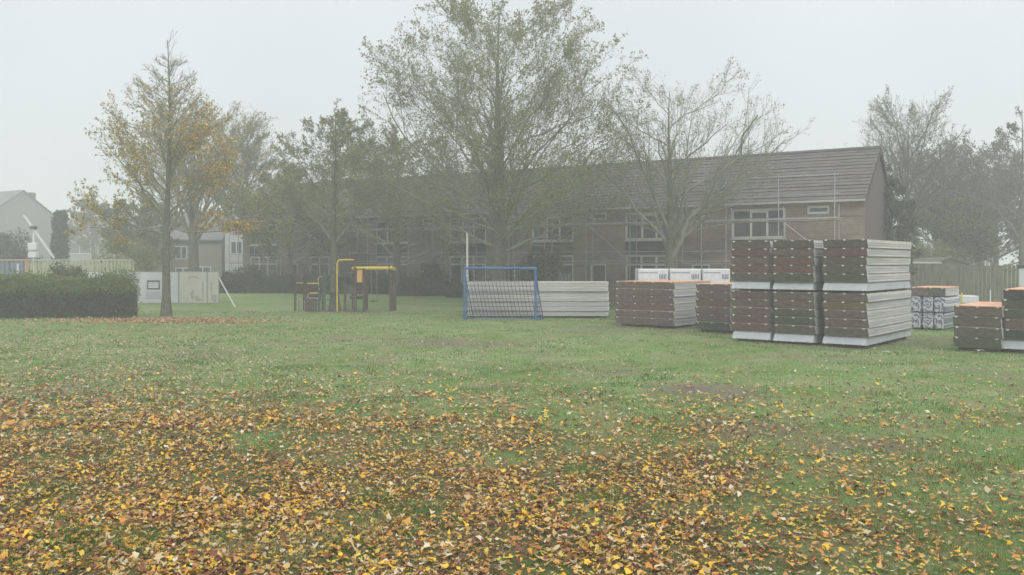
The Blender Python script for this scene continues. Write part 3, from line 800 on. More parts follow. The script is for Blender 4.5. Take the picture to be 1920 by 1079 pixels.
def hedge(label, x0, x1, y, depth, h, n, seed, size=0.035, side='hedge_leaf', top='hedge_top', rz=0.0, z=None, topfrac=0.16, name='hedge', group=None):
    rng = np.random.default_rng(seed)
    cx = (x0 + x1) / 2; Lh = (x1 - x0) / 2
    root = thing(name, label, 'hedge', (cx, y, ghf(cx, y) if z is None else z), rz, group)
    hw = depth / 2
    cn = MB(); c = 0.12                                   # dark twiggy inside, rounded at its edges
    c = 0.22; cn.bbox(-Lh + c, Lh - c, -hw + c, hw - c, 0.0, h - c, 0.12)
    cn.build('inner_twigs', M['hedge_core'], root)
    # leaves in the outer shell: fronts, ends and the top
    A = np.array([2 * Lh * h, 2 * Lh * h, depth * h, depth * h, 2 * Lh * depth])
    w = rng.choice(5, n, p=A / A.sum())
    u = rng.uniform(-1, 1, n); v = rng.uniform(0, 1, n); dep = rng.exponential(0.05, n)
    bulge = lambda a, b_: 0.26 * (vnoise(a * 1.0 + 50, b_ + 50, 0.75, seed) - 0.5) + 0.12 * (vnoise(a + 9, b_ + 70, 0.25, seed) - 0.5)
    X = np.where(w == 2, -Lh + dep, np.where(w == 3, Lh - dep, u * Lh))
    Y = np.where(w == 0, -hw + dep, np.where(w == 1, hw - dep, rng.uniform(-1, 1, n) * hw))
    Z = np.where(w == 4, h - dep, v * h)
    bl = bulge(X + Y, Z)
    Y = Y + np.where(w == 0, -bl, 0); Z = Z + np.where(w == 4, 0.34 * (vnoise(X + 30, Y + 30, 0.9, seed) - 0.4) + 0.12 * rng.exponential(0.75, n), 0)
    # round the corners
    over = np.maximum(0, np.abs(X) - (Lh - 0.25)) / 0.25
    Z = Z - 0.22 * h * over ** 2 * (Z / h) ** 2
    X = X - np.sign(X) * 0.22 * np.clip((Z / h - 0.55) / 0.45, 0, 1) ** 2 * np.clip(over + 0.2, 0, 1)
    Y = Y - np.sign(Y) * 0.16 * np.clip((Z / h - 0.75) / 0.25, 0, 1) ** 2 * (np.abs(Y) > hw * 0.7) - np.sign(Y) * 0.1 * over * (np.abs(Y) > hw * 0.7)
    Cc = np.stack([X, Y, np.maximum(Z, 0.03)], 1)
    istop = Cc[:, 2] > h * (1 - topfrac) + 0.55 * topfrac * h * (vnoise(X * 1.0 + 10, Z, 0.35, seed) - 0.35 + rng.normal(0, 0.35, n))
    if top is None: istop[:] = False
    X = X + 0.05 * rng.normal(0, 1, n) * (rng.uniform(0, 1, n) < 0.15)
    LV, LF = clump_leaves(Cc[~istop], rng, size)
    np_obj('side_foliage', LV, LF, M[side], root)
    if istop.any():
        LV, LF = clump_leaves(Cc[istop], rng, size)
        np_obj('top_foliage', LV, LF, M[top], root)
    return root

def shrub(label, px, d, w, h, n, seed, mk='shrub_leaf', size=0.05, z=None, name='shrub', cat='shrub', taper=0.5, group=None):
    rng = np.random.default_rng(seed)
    x = PX(px, d)
    root = thing(name, label, cat, (x, d, ghf(x, d) if z is None else z), 0, group)
    st = MB()
    for i in range(9):
        a = i * 2.4; r = w * 0.32 * (0.4 + 0.6 * rng.uniform())
        st.tube([(0.05*math.cos(a), 0.05*math.sin(a), -0.02), (r*0.5*math.cos(a), r*0.5*math.sin(a), h*0.4), (r*math.cos(a), r*math.sin(a), h*0.86)], [0.03, 0.02, 0.008], 5)
    st.build('stem', M['twig'], root)
    # leaf masses around a handful of lobes
    nl = int(22 * max(1.0, (h / w) ** 1.6))
    zc = rng.uniform(0.12, 0.92, nl)
    prof = np.sin(np.pi * np.clip(zc * (1 - 0.25) + 0.18, 0, 1)) ** taper
    a = rng.uniform(0, 2 * np.pi, nl); rr = rng.uniform(0.2, 0.85, nl) ** 0.6 * prof * w * 0.42
    lc = np.stack([np.cos(a) * rr, np.sin(a) * rr, zc * h], 1); lrad = rng.uniform(0.14, 0.27, nl) * min(w, h)
    i = rng.integers(0, nl, n)
    dv = nrm(rng.normal(0, 1, (n, 3))) * (rng.uniform(0, 1, n) ** 0.4)[:, None]
    C = lc[i] + dv * lrad[i][:, None]
    C[:, 2] = np.maximum(C[:, 2], 0.03)
    LV, LF = clump_leaves(C, rng, size)
    np_obj('foliage', LV, LF, M[mk], root)
    return root

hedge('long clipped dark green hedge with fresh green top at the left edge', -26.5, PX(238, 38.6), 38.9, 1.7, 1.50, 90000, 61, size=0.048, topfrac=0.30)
shrub('upright green shrub growing up behind the left clipped hedge', 127, 41.5, 2.0, 2.35, 7000, 62, 'shrub_leaf', 0.045)
shrub('small bright green shrub poking above the right half of the left clipped hedge', 226, 41.0, 1.7, 2.0, 4500, 63, 'hedge_top', 0.04)
hedge('low dark green hedge between the hoarding and the playground', PX(412, 55), PX(562, 55), 55.0, 1.2, 0.95, 16000, 64, size=0.05, top=None)
hedge('long low dark green hedge behind the playground', PX(562.5, 54), PX(744, 54), 54.0, 1.1, 0.9, 16000, 65, size=0.05, top=None)
hedge('low russet brown hedge behind the playground swing', PX(746, 52), PX(836, 52), 52.0, 1.0, 0.85, 12000, 66, size=0.045, side='hedge_brown', top=None)
hedge('short green hedge end left of the blue goal', PX(838, 51), PX(872, 51), 51.0, 1.0, 0.8, 6000, 67, size=0.045, top=None)
shrub('green shrub before the terrace left of the blue goal', 812, 52.5, 2.4, 1.9, 7000, 68, 'shrub_leaf', 0.06)
shrub('dark green shrub before the terrace right behind the blue goal', 1022, 44.5, 2.7, 2.75, 11000, 69, 'shrub_leaf', 0.055)
shrub('rounded green shrub at the left end of the terrace', 464, 59.0, 2.0, 1.8, 6000, 70, 'shrub_leaf', 0.06)
shrub('pale hazy shrub above the left end of the corrugated barrier', 22, 68.0, 4.4, 4.0, 9000, 71, 'shrub_leaf', 0.09)
shrub('straggly pale green shrub behind the pale fence', 232, 58.0, 4.2, 3.4, 8000, 72, 'leaf_olive', 0.07)
shrub('yellowish shrub showing over the garden shed roof', 1752, 55.0, 3.2, 3.0, 8000, 73, 'leaf_olive', 0.065)
shrub('tall narrow dark cypress beside the hazy gabled house', 113, 72.0, 1.35, 6.3, 14000, 74, 'shrub_leaf', 0.09, name='cypress', cat='tree', taper=0.35)

# ------------------------------------------------------------------ the long brick terrace
TX, TY = 15.95, 41.01
TZ = 0.0
yaw = math.atan2(-0.539, 0.843)
terr = thing('terrace_building', 'long two storey brick terrace with dark tiled roof and white window frames', 'building', (TX, TY, TZ), yaw)
LEN, DEP, EAVE, RIDGE = 41.2, 6.2, 5.2, 7.82
units = [4.87 + 5.72 * k for k in range(7)]
opens = []                                            # (x0, x1, z0, z1, kind) in the wall's own metres
for k, s in enumerate(units):
    opens.append((-s - 1.32, -s + 1.32, 3.52, 4.95, 'upper'))
    opens.append((-s - 1.32, -s + 1.32, 2.78, 3.49, 'panel'))
    opens.append((-s - 1.32, -s + 1.32, 0.15, 2.75, 'lower'))
for k in range(7):
    s = 2.05 + 5.72 * k
    opens.append((-s - 0.5, -s + 0.5, 4.62, 5.0, 'slit'))
    opens.append((-s - 0.48, -s + 0.48, 0.15, 2.3, 'door'))
wallf = MB()
xs = sorted(set([-LEN, 0.0] + [o[0] for o in opens] + [o[1] for o in opens]))
zs = sorted(set([-0.2, EAVE] + [o[2] for o in opens] + [o[3] for o in opens]))
def is_open(x, z):
    for o in opens:
        if o[0] < x < o[1] and o[2] < z < o[3]: return True
    return False
for i in range(len(xs) - 1):
    for j in range(len(zs) - 1):
        if not is_open((xs[i] + xs[i+1]) / 2, (zs[j] + zs[j+1]) / 2):
            wallf.poly([(xs[i], 0, zs[j]), (xs[i+1], 0, zs[j]), (xs[i+1], 0, zs[j+1]), (xs[i], 0, zs[j+1])])
for (a, c, z0, z1, k) in opens:                      # reveals
    wallf.poly([(a, 0, z0), (a, 0, z1), (a, 0.16, z1), (a, 0.16, z0)])
    wallf.poly([(c, 0, z0), (c, 0.16, z0), (c, 0.16, z1), (c, 0, z1)])
    wallf.poly([(a, 0, z1), (c, 0, z1), (c, 0.16, z1), (a, 0.16, z1)])
    wallf.poly([(a, 0, z0), (a, 0.16, z0), (c, 0.16, z0), (c, 0, z0)])
wallf.poly([(-LEN, DEP, -0.2), (-LEN, DEP, EAVE), (0, DEP, EAVE), (0, DEP, -0.2)])
gab = MB()
for x in (0, -LEN):
    gab.poly([(x, 0, -0.2), (x, DEP, -0.2), (x, DEP, EAVE), (x, DEP / 2, RIDGE - 0.08), (x, 0, EAVE)])
wallf.build('brick_wall', M['brick'], terr)
for k_ in (0, 1):
    g1 = MB(); g1.poly([gab.v[i] for i in gab.f[k_]]); g1.build('gable_wall', M['brick_purple'], terr)
# a darker brick section where the second house from the playground steps forward
dk = MB()
dk.box(-34.2 + 3.4, -27.7 - 1.9, -0.35, -0.003, -0.2, 2.9)
dk.build('dark_brick_porch', M['brick_purple'], terr)
for o in opens:
    a, c, z0, z1, kind = o
    fr = MB(); t = 0.10; y0, y1 = 0.05, 0.13
    if kind == 'panel':
        MB().box(a + 0.01, c - 0.01, 0.07, 0.12, z0 + 0.01, z1 - 0.01).build('cladding_panel', M['green_panel'], terr); continue
    if kind == 'door':
        fr.box(a, a + t, y0, y1, z0, z1); fr.box(c - t, c, y0, y1, z0, z1); fr.box(a + t, c - t, y0, y1, z1 - t, z1)
        d_ = fr.build('door', M['white_frame'], terr)
        MB().box(a + t, c - t, 0.085, 0.12, z0, z1 - t).build('door_leaf', M['door_dark'], d_)
        continue
    fr.box(a, a + t, y0, y1, z0, z1); fr.box(c - t, c, y0, y1, z0, z1)
    fr.box(a + t, c - t, y0, y1, z1 - t, z1); fr.box(a + t, c - t, y0, y1, z0, z0 + t)
    if kind == 'upper':
        m1, m2_ = a + (c - a) * 0.36, a + (c - a) * 0.66
        fr.box(m1 - 0.045, m1 + 0.045, y0 - .01, y1, z0 + t, z1 - t)
        fr.box(m2_ - 0.045, m2_ + 0.045, y0 - .01, y1, z0 + t, z1 - t)
        fr.box(m1 + 0.045, m2_ - 0.045, y0 - .01, y1, z1 - 0.20, z1 - t)
        fr.box(m1 + 0.045, m2_ - 0.045, y0 - .012, y1, z0 + (z1-z0)*0.56, z0 + (z1-z0)*0.56 + 0.06)
    if kind == 'lower':
        m1, m2_ = a + (c - a) * 0.34, a + (c - a) * 0.66
        for q in (m1, m2_): fr.box(q - 0.05, q + 0.05, y0 - .01, y1, z0 + t, z1 - t)
        fr.box(a + t, c - t, y0 + .006, y1 - .004, z1 - 0.55, z1 - 0.49)
    w_ = fr.build('window', M['white_frame'], terr)
    MB().box(a + t * .5, c - t * .5, 0.105, 0.12, z0 + t * .5, z1 - t * .5).build('pane', M['glass'], w_)
    if kind == 'upper':
        MB().box(a - 0.03, c + 0.03, -0.06, 0.045, z0 - 0.06, z0).build('sill', M['white_frame'], w_)
# roof: rows of tiles, each row lapping the one below
rf = MB()
OH = 0.28
sl = math.hypot(DEP / 2 + OH, RIDGE - EAVE); rows = 15
for sgn in (0, 1):
    for r in range(rows):
        t0, t1 = r / rows, (r + 1) / rows
        def pt(t, lift):
            yv = -OH + (DEP / 2 + OH) * t; zv = EAVE + 0.02 + (RIDGE - EAVE) * t
            ny, nz = -(RIDGE - EAVE) / sl, (DEP / 2 + OH) / sl
            yv += ny * lift; zv += nz * lift
            return (DEP - yv if sgn else yv), zv
        ya, za = pt(t0, 0.055 + 0.012 * math.sin(r * 2.1)); yb, zb = pt(t1, 0.022)
        yc, zc = pt(t0, 0.0)
        A_, B_ = -LEN - 0.12, 0.12
        rf.poly([(A_, ya, za), (B_, ya, za), (B_, yb, zb), (A_, yb, zb)])
        rf.poly([(A_, yc, zc), (B_, yc, zc), (B_, ya, za), (A_, ya, za)])
roof = rf.build('roof', M['tile'], terr)
MB().tube([(-LEN - 0.13, DEP / 2, RIDGE + 0.05), (0.13, DEP / 2, RIDGE + 0.05)], 0.11, 8).build('ridge_tiles', M['tile'], roof)
for x0_, x1_ in ((0.121, 0.15), (-LEN - 0.15, -LEN - 0.121)):
    vg = MB()
    for sg in (0, 1):
        f = (lambda y: DEP - y) if sg else (lambda y: y)
        vg.poly([(x1_, f(-OH), EAVE - 0.16), (x1_, f(DEP/2), RIDGE - 0.14), (x1_, f(DEP/2), RIDGE + 0.08), (x1_, f(-OH), EAVE + 0.10)])
        vg.poly([(x0_, f(-OH), EAVE + 0.10), (x0_, f(DEP/2), RIDGE + 0.08), (x0_, f(DEP/2), RIDGE - 0.14), (x0_, f(-OH), EAVE - 0.16)])
    vg.build('verge_board', M['play_wood'], roof)
MB().box(-LEN - 0.1, 0.1, -OH - 0.11, -OH - 0.01, EAVE - 0.07, EAVE + 0.03).build('gutter', M['gutter'], terr)
MB().box(-LEN, 0, -OH, -0.002, EAVE - 0.04, EAVE + 0.012).build('soffit', M['white_frame'], terr)
MB().box(-LEN, 0, -0.03, -0.003, 4.46, 4.49).build('brick_course', M['brick_purple'], terr)
for x_ in (-7.7, -19.1, -30.5):
    MB().tube([(x_, -0.08, 0), (x_, -0.08, 5.1)], 0.045, 8).build('downpipe', M['gutter'], terr)
for x_ in (-10.6, -22.0, -33.4):
    ch = MB(); ch.bbox(x_ - 0.35, x_ + 0.35, DEP/2 + 0.6, DEP/2 + 1.1, RIDGE - 0.8, RIDGE + 0.12, 0.02)
    ch.build('chimney', M['brick_purple'], roof)

# scaffolding in front of the terrace
scaf = thing('scaffold', 'thin steel scaffold standing along the whole front of the terrace', 'scaffold', (TX, TY, TZ), yaw)
for k in range(17):
    x = -1.0 - 2.5 * k
    for y in (-0.55, -1.35):
        topz = 6.4 if (k < 4 and y == -1.35) else (5.6 if y == -1.35 else 5.0)
        zb_ = ghf(TX + x * math.cos(yaw) - y * math.sin(yaw), TY + x * math.sin(yaw) + y * math.cos(yaw))
        MB().tube([(x, y, zb_ - 0.03), (x, y, topz)], 0.024, 6).build('standard_pole', M['steel'], scaf)
led = []
for z_, y_ in ((2.42, -1.38), (2.42, -0.58), (4.38, -1.38), (4.38, -0.58), (2.9, -1.38), (5.45, -1.38)):
    MB().tube([(-41.2, y_, z_), (-0.8, y_, z_)], 0.022, 6).build('ledger_rail', M['steel'], scaf)
MB().tube([(-8.7, -1.38, 6.3), (-0.8, -1.38, 6.3)], 0.022, 6).build('ledger_rail', M['steel'], scaf)
for z_ in (2.32, 4.30):
    dkk = MB()
    for j in range(3): dkk.box(-41.1, -0.9, -1.30 + j * 0.245, -1.30 + j * 0.245 + 0.225, z_ - 0.05, z_)
    dkk.build('deck_boards', M['deck'], scaf)
for k in range(0, 16, 4):
    x = -1.0 - 2.5 * k
    MB().tube([(x, -1.41, 2.4), (x - 2.5, -1.41, 4.4)], 0.02, 6).build('diagonal_brace', M['steel'], scaf)

# ------------------------------------------------------------------ roof panel piles
VD = (0.62, 0.785); PYAW = math.atan2(-0.62, 0.785)      # panel: local x across, local y along
def panel(w, Lp, t, endm, low_pale=False, nb=3, insul='insul', shell='shell', group='roof panels piled on the lawn', inset=0.10):
    root = thing('roof_panel', 'x', 'roof panel', (0, 0, 0), 0, group)
    a, c = (-w / 2, w / 2)
    g = 0.012
    o = inset
    # pale hollow shell: sides with a lip at the bottom
    sh = MB()
    f0, f1 = (0.0, o) if low_pale else (o + 0.02, 0.02)  # front y at bottom, top
    sh.hexa([(a, f0, g), (c, f0, g), (c, Lp - f0, g), (a, Lp - f0, g), (a + .012, f1, t - 0.035), (c - .012, f1, t - 0.035), (c - .012, Lp - f1, t - 0.035), (a + .012, Lp - f1, t - 0.035)])
    sh.box(a - 0.012, c + 0.012, (0.03 if low_pale else o + 0.06), Lp - 0.03, 0.0, g)
    if not low_pale:
        st_ = MB()
        st_.box(a - 0.016, a - 0.0125, o + 0.1, Lp - 0.06, 0.001, 0.010); st_.box(c + 0.0125, c + 0.016, o + 0.1, Lp - 0.06, 0.001, 0.010)
        st_.build('gap_shade_strip', M['timber_and_gap_shade'], root)  # dark strips along both sides, painted shade of the gap between panels
    if not low_pale:
        for zr in (0.36, 0.62):
            for sx_ in (a - 0.005, c + 0.005): sh.box(sx_ - 0.006, sx_ + 0.006, o + 0.12, Lp - 0.12, t * zr, t * zr + 0.014)
    sh.build('pale_shell', M['shell_grey'] if low_pale else M[shell], root)
    ins = MB(); ins.box(a + (0.02 if insul == 'insul' else -0.002), c - (0.02 if insul == 'insul' else -0.002), f1 + (0.06 if insul == 'insul' else 0.0), Lp - f1 - 0.01, t - 0.035, t - (0.002 if insul == 'insul' else -0.012))
    ins.build('insulation_layer', M[insul], root)
    if not low_pale:
        en = MB()
        en.hexa([(a - .004, o - 0.018, 0.014), (c + .004, o - 0.018, 0.014), (c + .004, o + 0.018, 0.014), (a - .004, o + 0.018, 0.014),
                 (a - .004, -0.018, t - 0.004), (c + .004, -0.018, t - 0.004), (c + .004, 0.018, t - 0.004), (a - .004, 0.018, t - 0.004)])
        en.build('end_face', M[endm], root)
    for i in range(nb):
        x = a + 0.09 + (w - 0.18) * i / (nb - 1)
        bt = MB()
        if low_pale: bt.bbox(x - 0.035, x + 0.035, -0.03, 0.12, 0.0, 0.045, 0.005)
        else: bt.bbox(x - 0.033, x + 0.033, -0.05, -0.018, t - 0.032, t + 0.008, 0.004)
        bt.build('batten', M['batten'], root)
    return root

ORD = ['topmost', 'second from top', 'third from top', 'fourth from top', 'fifth from top', 'sixth from top', 'seventh from top']
protos = {}
def pile(where, x, y, w, Lp, z0, heights, mats_, rz, nb=3, last_pale=False, insul_top=None, seed=0, group=None, shell='shell', jit=0.022, inset=0.10):
    """panels from the bottom up; (x, y) is the front centre"""
    rr = random.Random(seed)
    if z0 < 0.5 and 'upper half' not in where:
        z0 = 0.085
        for nm_, q in (('front', 0.35), ('middle', Lp / 2), ('rear', Lp - 0.4)):
            bb = MB(); bb.bbox(-w / 2 + 0.05, w / 2 - 0.05, -0.05, 0.05, -0.02, 0.084, 0.006)
            ob = bb.build('bearer', M['timber_and_gap_shade'])
            ob.location = (x - math.sin(rz) * q, y + math.cos(rz) * q, 0); ob.rotation_euler = (0, 0, rz)
            tag(ob, ('%s bearer timber %s' % (nm_, where))[:200], 'timber', 'bearer timbers under the panel piles')
    z = z0; n = len(mats_)
    for i in range(n):
        t = heights
        pale = last_pale and i == 0
        ins = insul_top if (insul_top and i == n - 1) else 'insul'
        key = (w, Lp, t, mats_[i], pale, nb, ins, shell, inset)
        cname = {'end_brown': 'brown', 'end_olive': 'olive brown', 'end_red': 'reddish brown', 'end_green': 'dark green', 'end_yellow': 'yellowish', 'end_dark': 'dark grey'}[mats_[i]]
        look = 'pale grey roof panel' if pale else '%s ended roof panel' % cname
        place = ORD[n - 1 - i] if i else 'lowest'
        lab = '%s, %s %s' % (look, place, where)
        dx, dy = rr.uniform(-jit, jit), rr.uniform(-jit, jit) * 2
        loc = (x + dx, y + dy, z)
        if key not in protos:
            o = panel(w, Lp, t, mats_[i], pale, nb, ins, shell, group or 'roof panels piled on the lawn', inset)
            protos[key] = o
            o['label'] = lab; o.location = loc; o.rotation_euler = (0, 0, rz + rr.uniform(-.004, .004))
        else:
            o = dup(protos[key], lab, loc, rz + rr.uniform(-.004, .004))
            o['group'] = group or 'roof panels piled on the lawn'
        z += t + 0.001
    return z

def front(px_x, d, w, side='right'):
    """front centre of a pile whose right (or left) front corner is given"""
    ux, uy = 0.785, -0.62
    s = -1 if side == 'right' else 1
    return px_x + s * ux * w / 2, d + s * uy * w / 2

BR, OL, RD, GR, YE, DK = 'end_brown', 'end_olive', 'end_red', 'end_green', 'end_yellow', 'end_dark'
T_ = 0.238
cols = [('right', 9.74, 24.9, 1.20, [OL, OL, BR, BR, YE, BR], [OL, GR, OL, OL, RD, OL]),
        ('middle', 8.57, 25.80, 1.19, [OL, OL, GR, GR, BR, BR], [OL, GR, RD, RD, BR, OL]),
        ('left', 7.58, 26.67, 1.19, [OL, RD, RD, BR, BR, RD], [OL, OL, RD, BR, RD, OL])]
for nm, cx_, cy_, w, lo, up in cols:
    fx, fy = front(cx_, cy_, w)
    z = pile('in the lower half of the %s stack of the big double pile' % nm, fx, fy, w, 4.5, 0.03, T_, lo, PYAW, last_pale=True, seed=len(nm) + 3, group='panels of the big double pile')
    for j, yy in enumerate((0.45, 2.2, 4.0)):
        bt = MB(); bt.bbox(-w/2 + 0.04, w/2 - 0.04, -0.05, 0.05, 0.0, 0.05, 0.006)
        o = bt.build('packing_timber', M['timber_and_gap_shade'])
        o.location = (fx + VD[0]*yy, fy + VD[1]*yy, z + 0.017); o.rotation_euler = (0, 0, PYAW)
        tag(o, '%s packing timber between the halves of the %s stack of the big double pile' % (('front', 'middle', 'rear')[j], nm), 'timber', 'packing timbers in the big double pile')
    pile('in the upper half of the %s stack of the big double pile' % nm, fx - 0.03, fy - 0.04, w, 4.5, z + 0.068, T_ - 0.001, up, PYAW, last_pale=True, seed=len(nm), group='panels of the big double pile')

fx, fy = front(5.76, 32.4, 2.40)
pile('in the wide pile with an orange top, right of the blue goal', fx, fy, 2.40, 3.0, 0.02, 0.262, [BR, BR, RD, BR, BR, BR], PYAW, nb=4, insul_top='insul_orange', seed=4, group='panels of the wide orange topped pile')
fx, fy = front(6.30, 31.1, 1.22, 'left')
pile('in the narrow orange topped pile half hidden by the big double pile', fx, fy, 1.22, 3.2, 0.02, 0.258, [GR, BR, BR, RD, BR, BR], PYAW, insul_top='insul_orange', seed=5, group='panels of the narrow orange topped pile')
fx, fy = front(11.95, 24.55, 1.15, 'left')
pile('in the low pile with a bright orange top near the right edge', fx, fy, 1.15, 3.0, 0.02, 0.280, [GR, OL, OL, BR], PYAW, insul_top='insul_orange', seed=6, group='panels of the low orange topped pile')
fx, fy = front(13.02, 24.05, 1.2, 'left')
pile('in the pile cut by the right edge of the view', fx, fy, 1.2, 3.0, 0.02, 0.262, [DK, DK, BR, GR, GR, DK], PYAW, last_pale=True, insul_top='insul_orange', seed=8, group='panels of the pile at the right edge')
# long pale pile behind the goal: its long side faces the camera
pile('in the long pale pile right behind the blue goal', -1.95, 39.25, 1.2, 6.1, 0.02, 0.208, [OL]*7, R_(-90), seed=9, group='panels of the long pale pile behind the goal', jit=0.03, inset=0.03)
# short panels on top of the printed packs
Q0 = (15.1, 31.6)

# white wrapped packs behind the wide pile
def white_pack(label, x, y, w, dep, z, h, rz=0):
    r = thing('wrapped_pack', label, 'wrapped pack', (x, y, z), rz, 'white wrapped packs behind the piles')
    b_ = MB(); b_.bbox(-w/2, w/2, 0, dep, 0.09, h, 0.03); b_.build('wrapping', M['wrap'], r)
    s_ = MB(); s_.box(-w/2 + 0.03, w/2 - w*0.36, -0.006, 0.0, h - 0.17, h - 0.145); s_.build('printed_stripe', M['ink'], r)
    m_ = MB()
    for k in range(5):
        x_ = w/2 - w*0.30 + k * w * 0.052
        m_.box(x_, x_ + w*0.026, -0.006, 0.0, h - 0.42, h - 0.20 - 0.03 * (k % 2))
    m_.build('printed_marks', M['ink'], r)
    f = MB()
    for k in (-0.42, 0, 0.42): f.box(k*w - 0.05, k*w + 0.05, 0.01, dep - 0.01, 0.0, 0.09)
    f.build('pallet_block', M['deck'], r)
    return r
for nm, p0, p1 in (('left', 1197, 1253), ('middle', 1256.5, 1314), ('right', 1318, 1369)):
    xa, xb = PX(p0, 37), PX(p1, 37)
    for tier, zz in (('lower', 0.0), ('upper', 1.055)):
        white_pack('%s white wrapped pack of the %s row behind the wide orange topped pile' % (nm, tier), (xa + xb) / 2, 37.0, xb - xa, 1.1, zz, 1.05)

# printed plastic packs, three across and two high
wrapm = bpy.data.materials.new('printed_wrap'); wrapm.use_nodes = True
nt = wrapm.node_tree; b = nt.nodes['Principled BSDF']; b.inputs['Roughness'].default_value = 0.3
tc2 = nt.nodes.new("ShaderNodeTexCoord"); mp2 = nt.nodes.new("ShaderNodeMapping"); nt.links.new(tc2.outputs['Object'], mp2.inputs[0])
mp2.inputs['Scale'].default_value = (1, 0.0, 1)
mp2.inputs['Location'].default_value = (0, 0, -0.30)
wv = nt.nodes.new("ShaderNodeTexWave"); wv.wave_type = 'RINGS'; wv.rings_direction = 'SPHERICAL'; wv.inputs['Scale'].default_value = 2.6
wv.inputs['Distortion'].default_value = 9.0; wv.inputs['Detail'].default_value = 4; wv.inputs['Detail Scale'].default_value = 3.0
oi = nt.nodes.new('ShaderNodeObjectInfo'); va = nt.nodes.new('ShaderNodeVectorMath'); va.operation = 'ADD'
sc_ = nt.nodes.new('ShaderNodeVectorMath'); sc_.operation = 'SCALE'; sc_.inputs['Scale'].default_value = 0.22
nt.links.new(oi.outputs['Random'], sc_.inputs[0]); nt.links.new(mp2.outputs[0], va.inputs[0]); nt.links.new(sc_.outputs[0], va.inputs[1])
nt.links.new(va.outputs[0], wv.inputs[0])
rr_ = nt.nodes.new("ShaderNodeValToRGB"); rr_.color_ramp.elements[0].position = 0.36; rr_.color_ramp.elements[0].color = (0.12, 0.13, 0.19, 1)
rr_.color_ramp.elements[1].position = 0.58; rr_.color_ramp.elements[1].color = (0.52, 0.52, 0.57, 1)
nt.links.new(wv.outputs[0], rr_.inputs[0]); nt.links.new(rr_.outputs[0], b.inputs['Base Color'])
ncol = ['left', 'middle', 'right']
for tier, zz in (('lower', 0.02), ('upper', 0.60)):
    for k in range(3):
        w = 0.385
        off_ = -1.15 + w * (k + 0.5)
        x = Q0[0] + 0.785 * off_; y = Q0[1] - 0.62 * off_
        r = thing('insulation_pack', '%s one of three %s packs in blue and white printed plastic' % (ncol[k], tier), 'insulation pack', (x, y, zz), PYAW, 'printed plastic packs of insulation')
        body = MB()
        n = 9
        ringp = []
        for yy, sc in ((0.0, 0.86), (0.05, 0.98), (1.1, 1.0), (2.15, 0.98), (2.2, 0.86)):
            ring = []
            for q in range(16):
                a_ = 2 * math.pi * q / 16
                cx2 = math.copysign(abs(math.cos(a_)) ** 0.35, math.cos(a_)) * 0.19 * sc
                cz2 = math.copysign(abs(math.sin(a_)) ** 0.35, math.sin(a_)) * 0.285 * sc
                ring.append((cx2, yy, 0.287 + cz2))
            ringp.append(ring)
        b0 = 0
        for ring in ringp: body.v += ring
        for i in range(4):
            for q in range(16):
                l = (q + 1) % 16
                body.f.append((i*16+q, (i+1)*16+q, (i+1)*16+l, i*16+l))
        body.f.append(tuple(range(16))); body.f.append(tuple(range(79, 63, -1)))
        body.build('printed_bag', wrapm, r, smooth_=False)
        MB().box(-0.17, 0.17, 0.06, 2.14, -0.008, 0.012).build('seam', M['ink'], r)
for k, (mname, cn) in enumerate((('end_brown', 'purplish brown'), ('end_green', 'dark green'))):
    w = 0.56
    off_ = -1.12 + w * (k + 0.5)
    o = panel(w, 2.1, 0.30, mname, False, 2, 'insul_orange', 'shell', 'short panels on the printed packs', 0.03)
    o.location = (Q0[0] + 0.785 * off_, Q0[1] - 0.62 * off_, 1.185); o.rotation_euler = (0, 0, PYAW)
    o['label'] = 'short roof panel with %s end and orange top lying on the printed packs' % cn

# ------------------------------------------------------------------ goal
gd = 37.5
xl, xr = PX(871, gd), PX(1004, 37.0)
goal = thing('football_goal', 'blue steel football goal with square mesh net on the lawn', 'goal', (0, 0, 0))
H_G = 2.13
A0 = Vector((xl, gd, 0)); B0 = Vector((xr, 37.0, 0))
back = Vector((0.34, 0.86, 0)).normalized() * 0.95
def gz(p): return Vector((p.x, p.y, ghf(p.x, p.y)))
up_ = Vector((0, 0, H_G))
for P_ in (A0, B0):
    MB().tube([gz(P_) - Vector((0, 0, .05)), P_ + Vector((0, 0, H_G - 0.1)), P_ + Vector((0, 0, H_G - .03))], 0.055, 10).build('goal_post', M['goal_blue'], goal)
MB().tube([A0 + up_ + Vector((-.03, 0, -.03)), A0 + up_, B0 + up_, B0 + up_ + Vector((.03, 0, -.03))], 0.055, 10).build('crossbar', M['goal_blue'], goal)
tb = 0.30                                                # depth of the net at the top
def backpt(P_, s):                                      # s from 0 at the bar to 1 on the ground, curved back stay
    off = back * (tb * 0.3 + (1 - tb * 0.3) * (s ** 0.8))
    return P_ + off * (0.12 + 0.88 * s ** 0.55) + Vector((0, 0, (H_G - 0.04) * (1 - s)))
for P_ in (A0, B0):
    MB().tube([P_ + Vector((0, 0, H_G - .05))] + [backpt(P_, s / 8) for s in range(0, 9)], 0.026, 8).build('back_stay', M['goal_blue'], goal)
MB().tube([A0 + back + Vector((0, 0, .03)), B0 + back + Vector((0, 0, .03))], 0.03, 8).build('ground_bar', M['goal_blue'], goal)
for P_ in (A0, B0):
    MB().tube([P_ + Vector((0, 0, .04)), P_ + back + Vector((0, 0, .04))], 0.026, 8).build('side_bar', M['goal_blue'], goal)
net = MB()
nv = 19
for i in range(nv + 1):
    a_ = A0.lerp(B0, i / nv)
    net.tube([a_ + Vector((0, 0, H_G - .06))] + [backpt(a_, s / 7) for s in range(0, 8)], 0.011, 4, False)
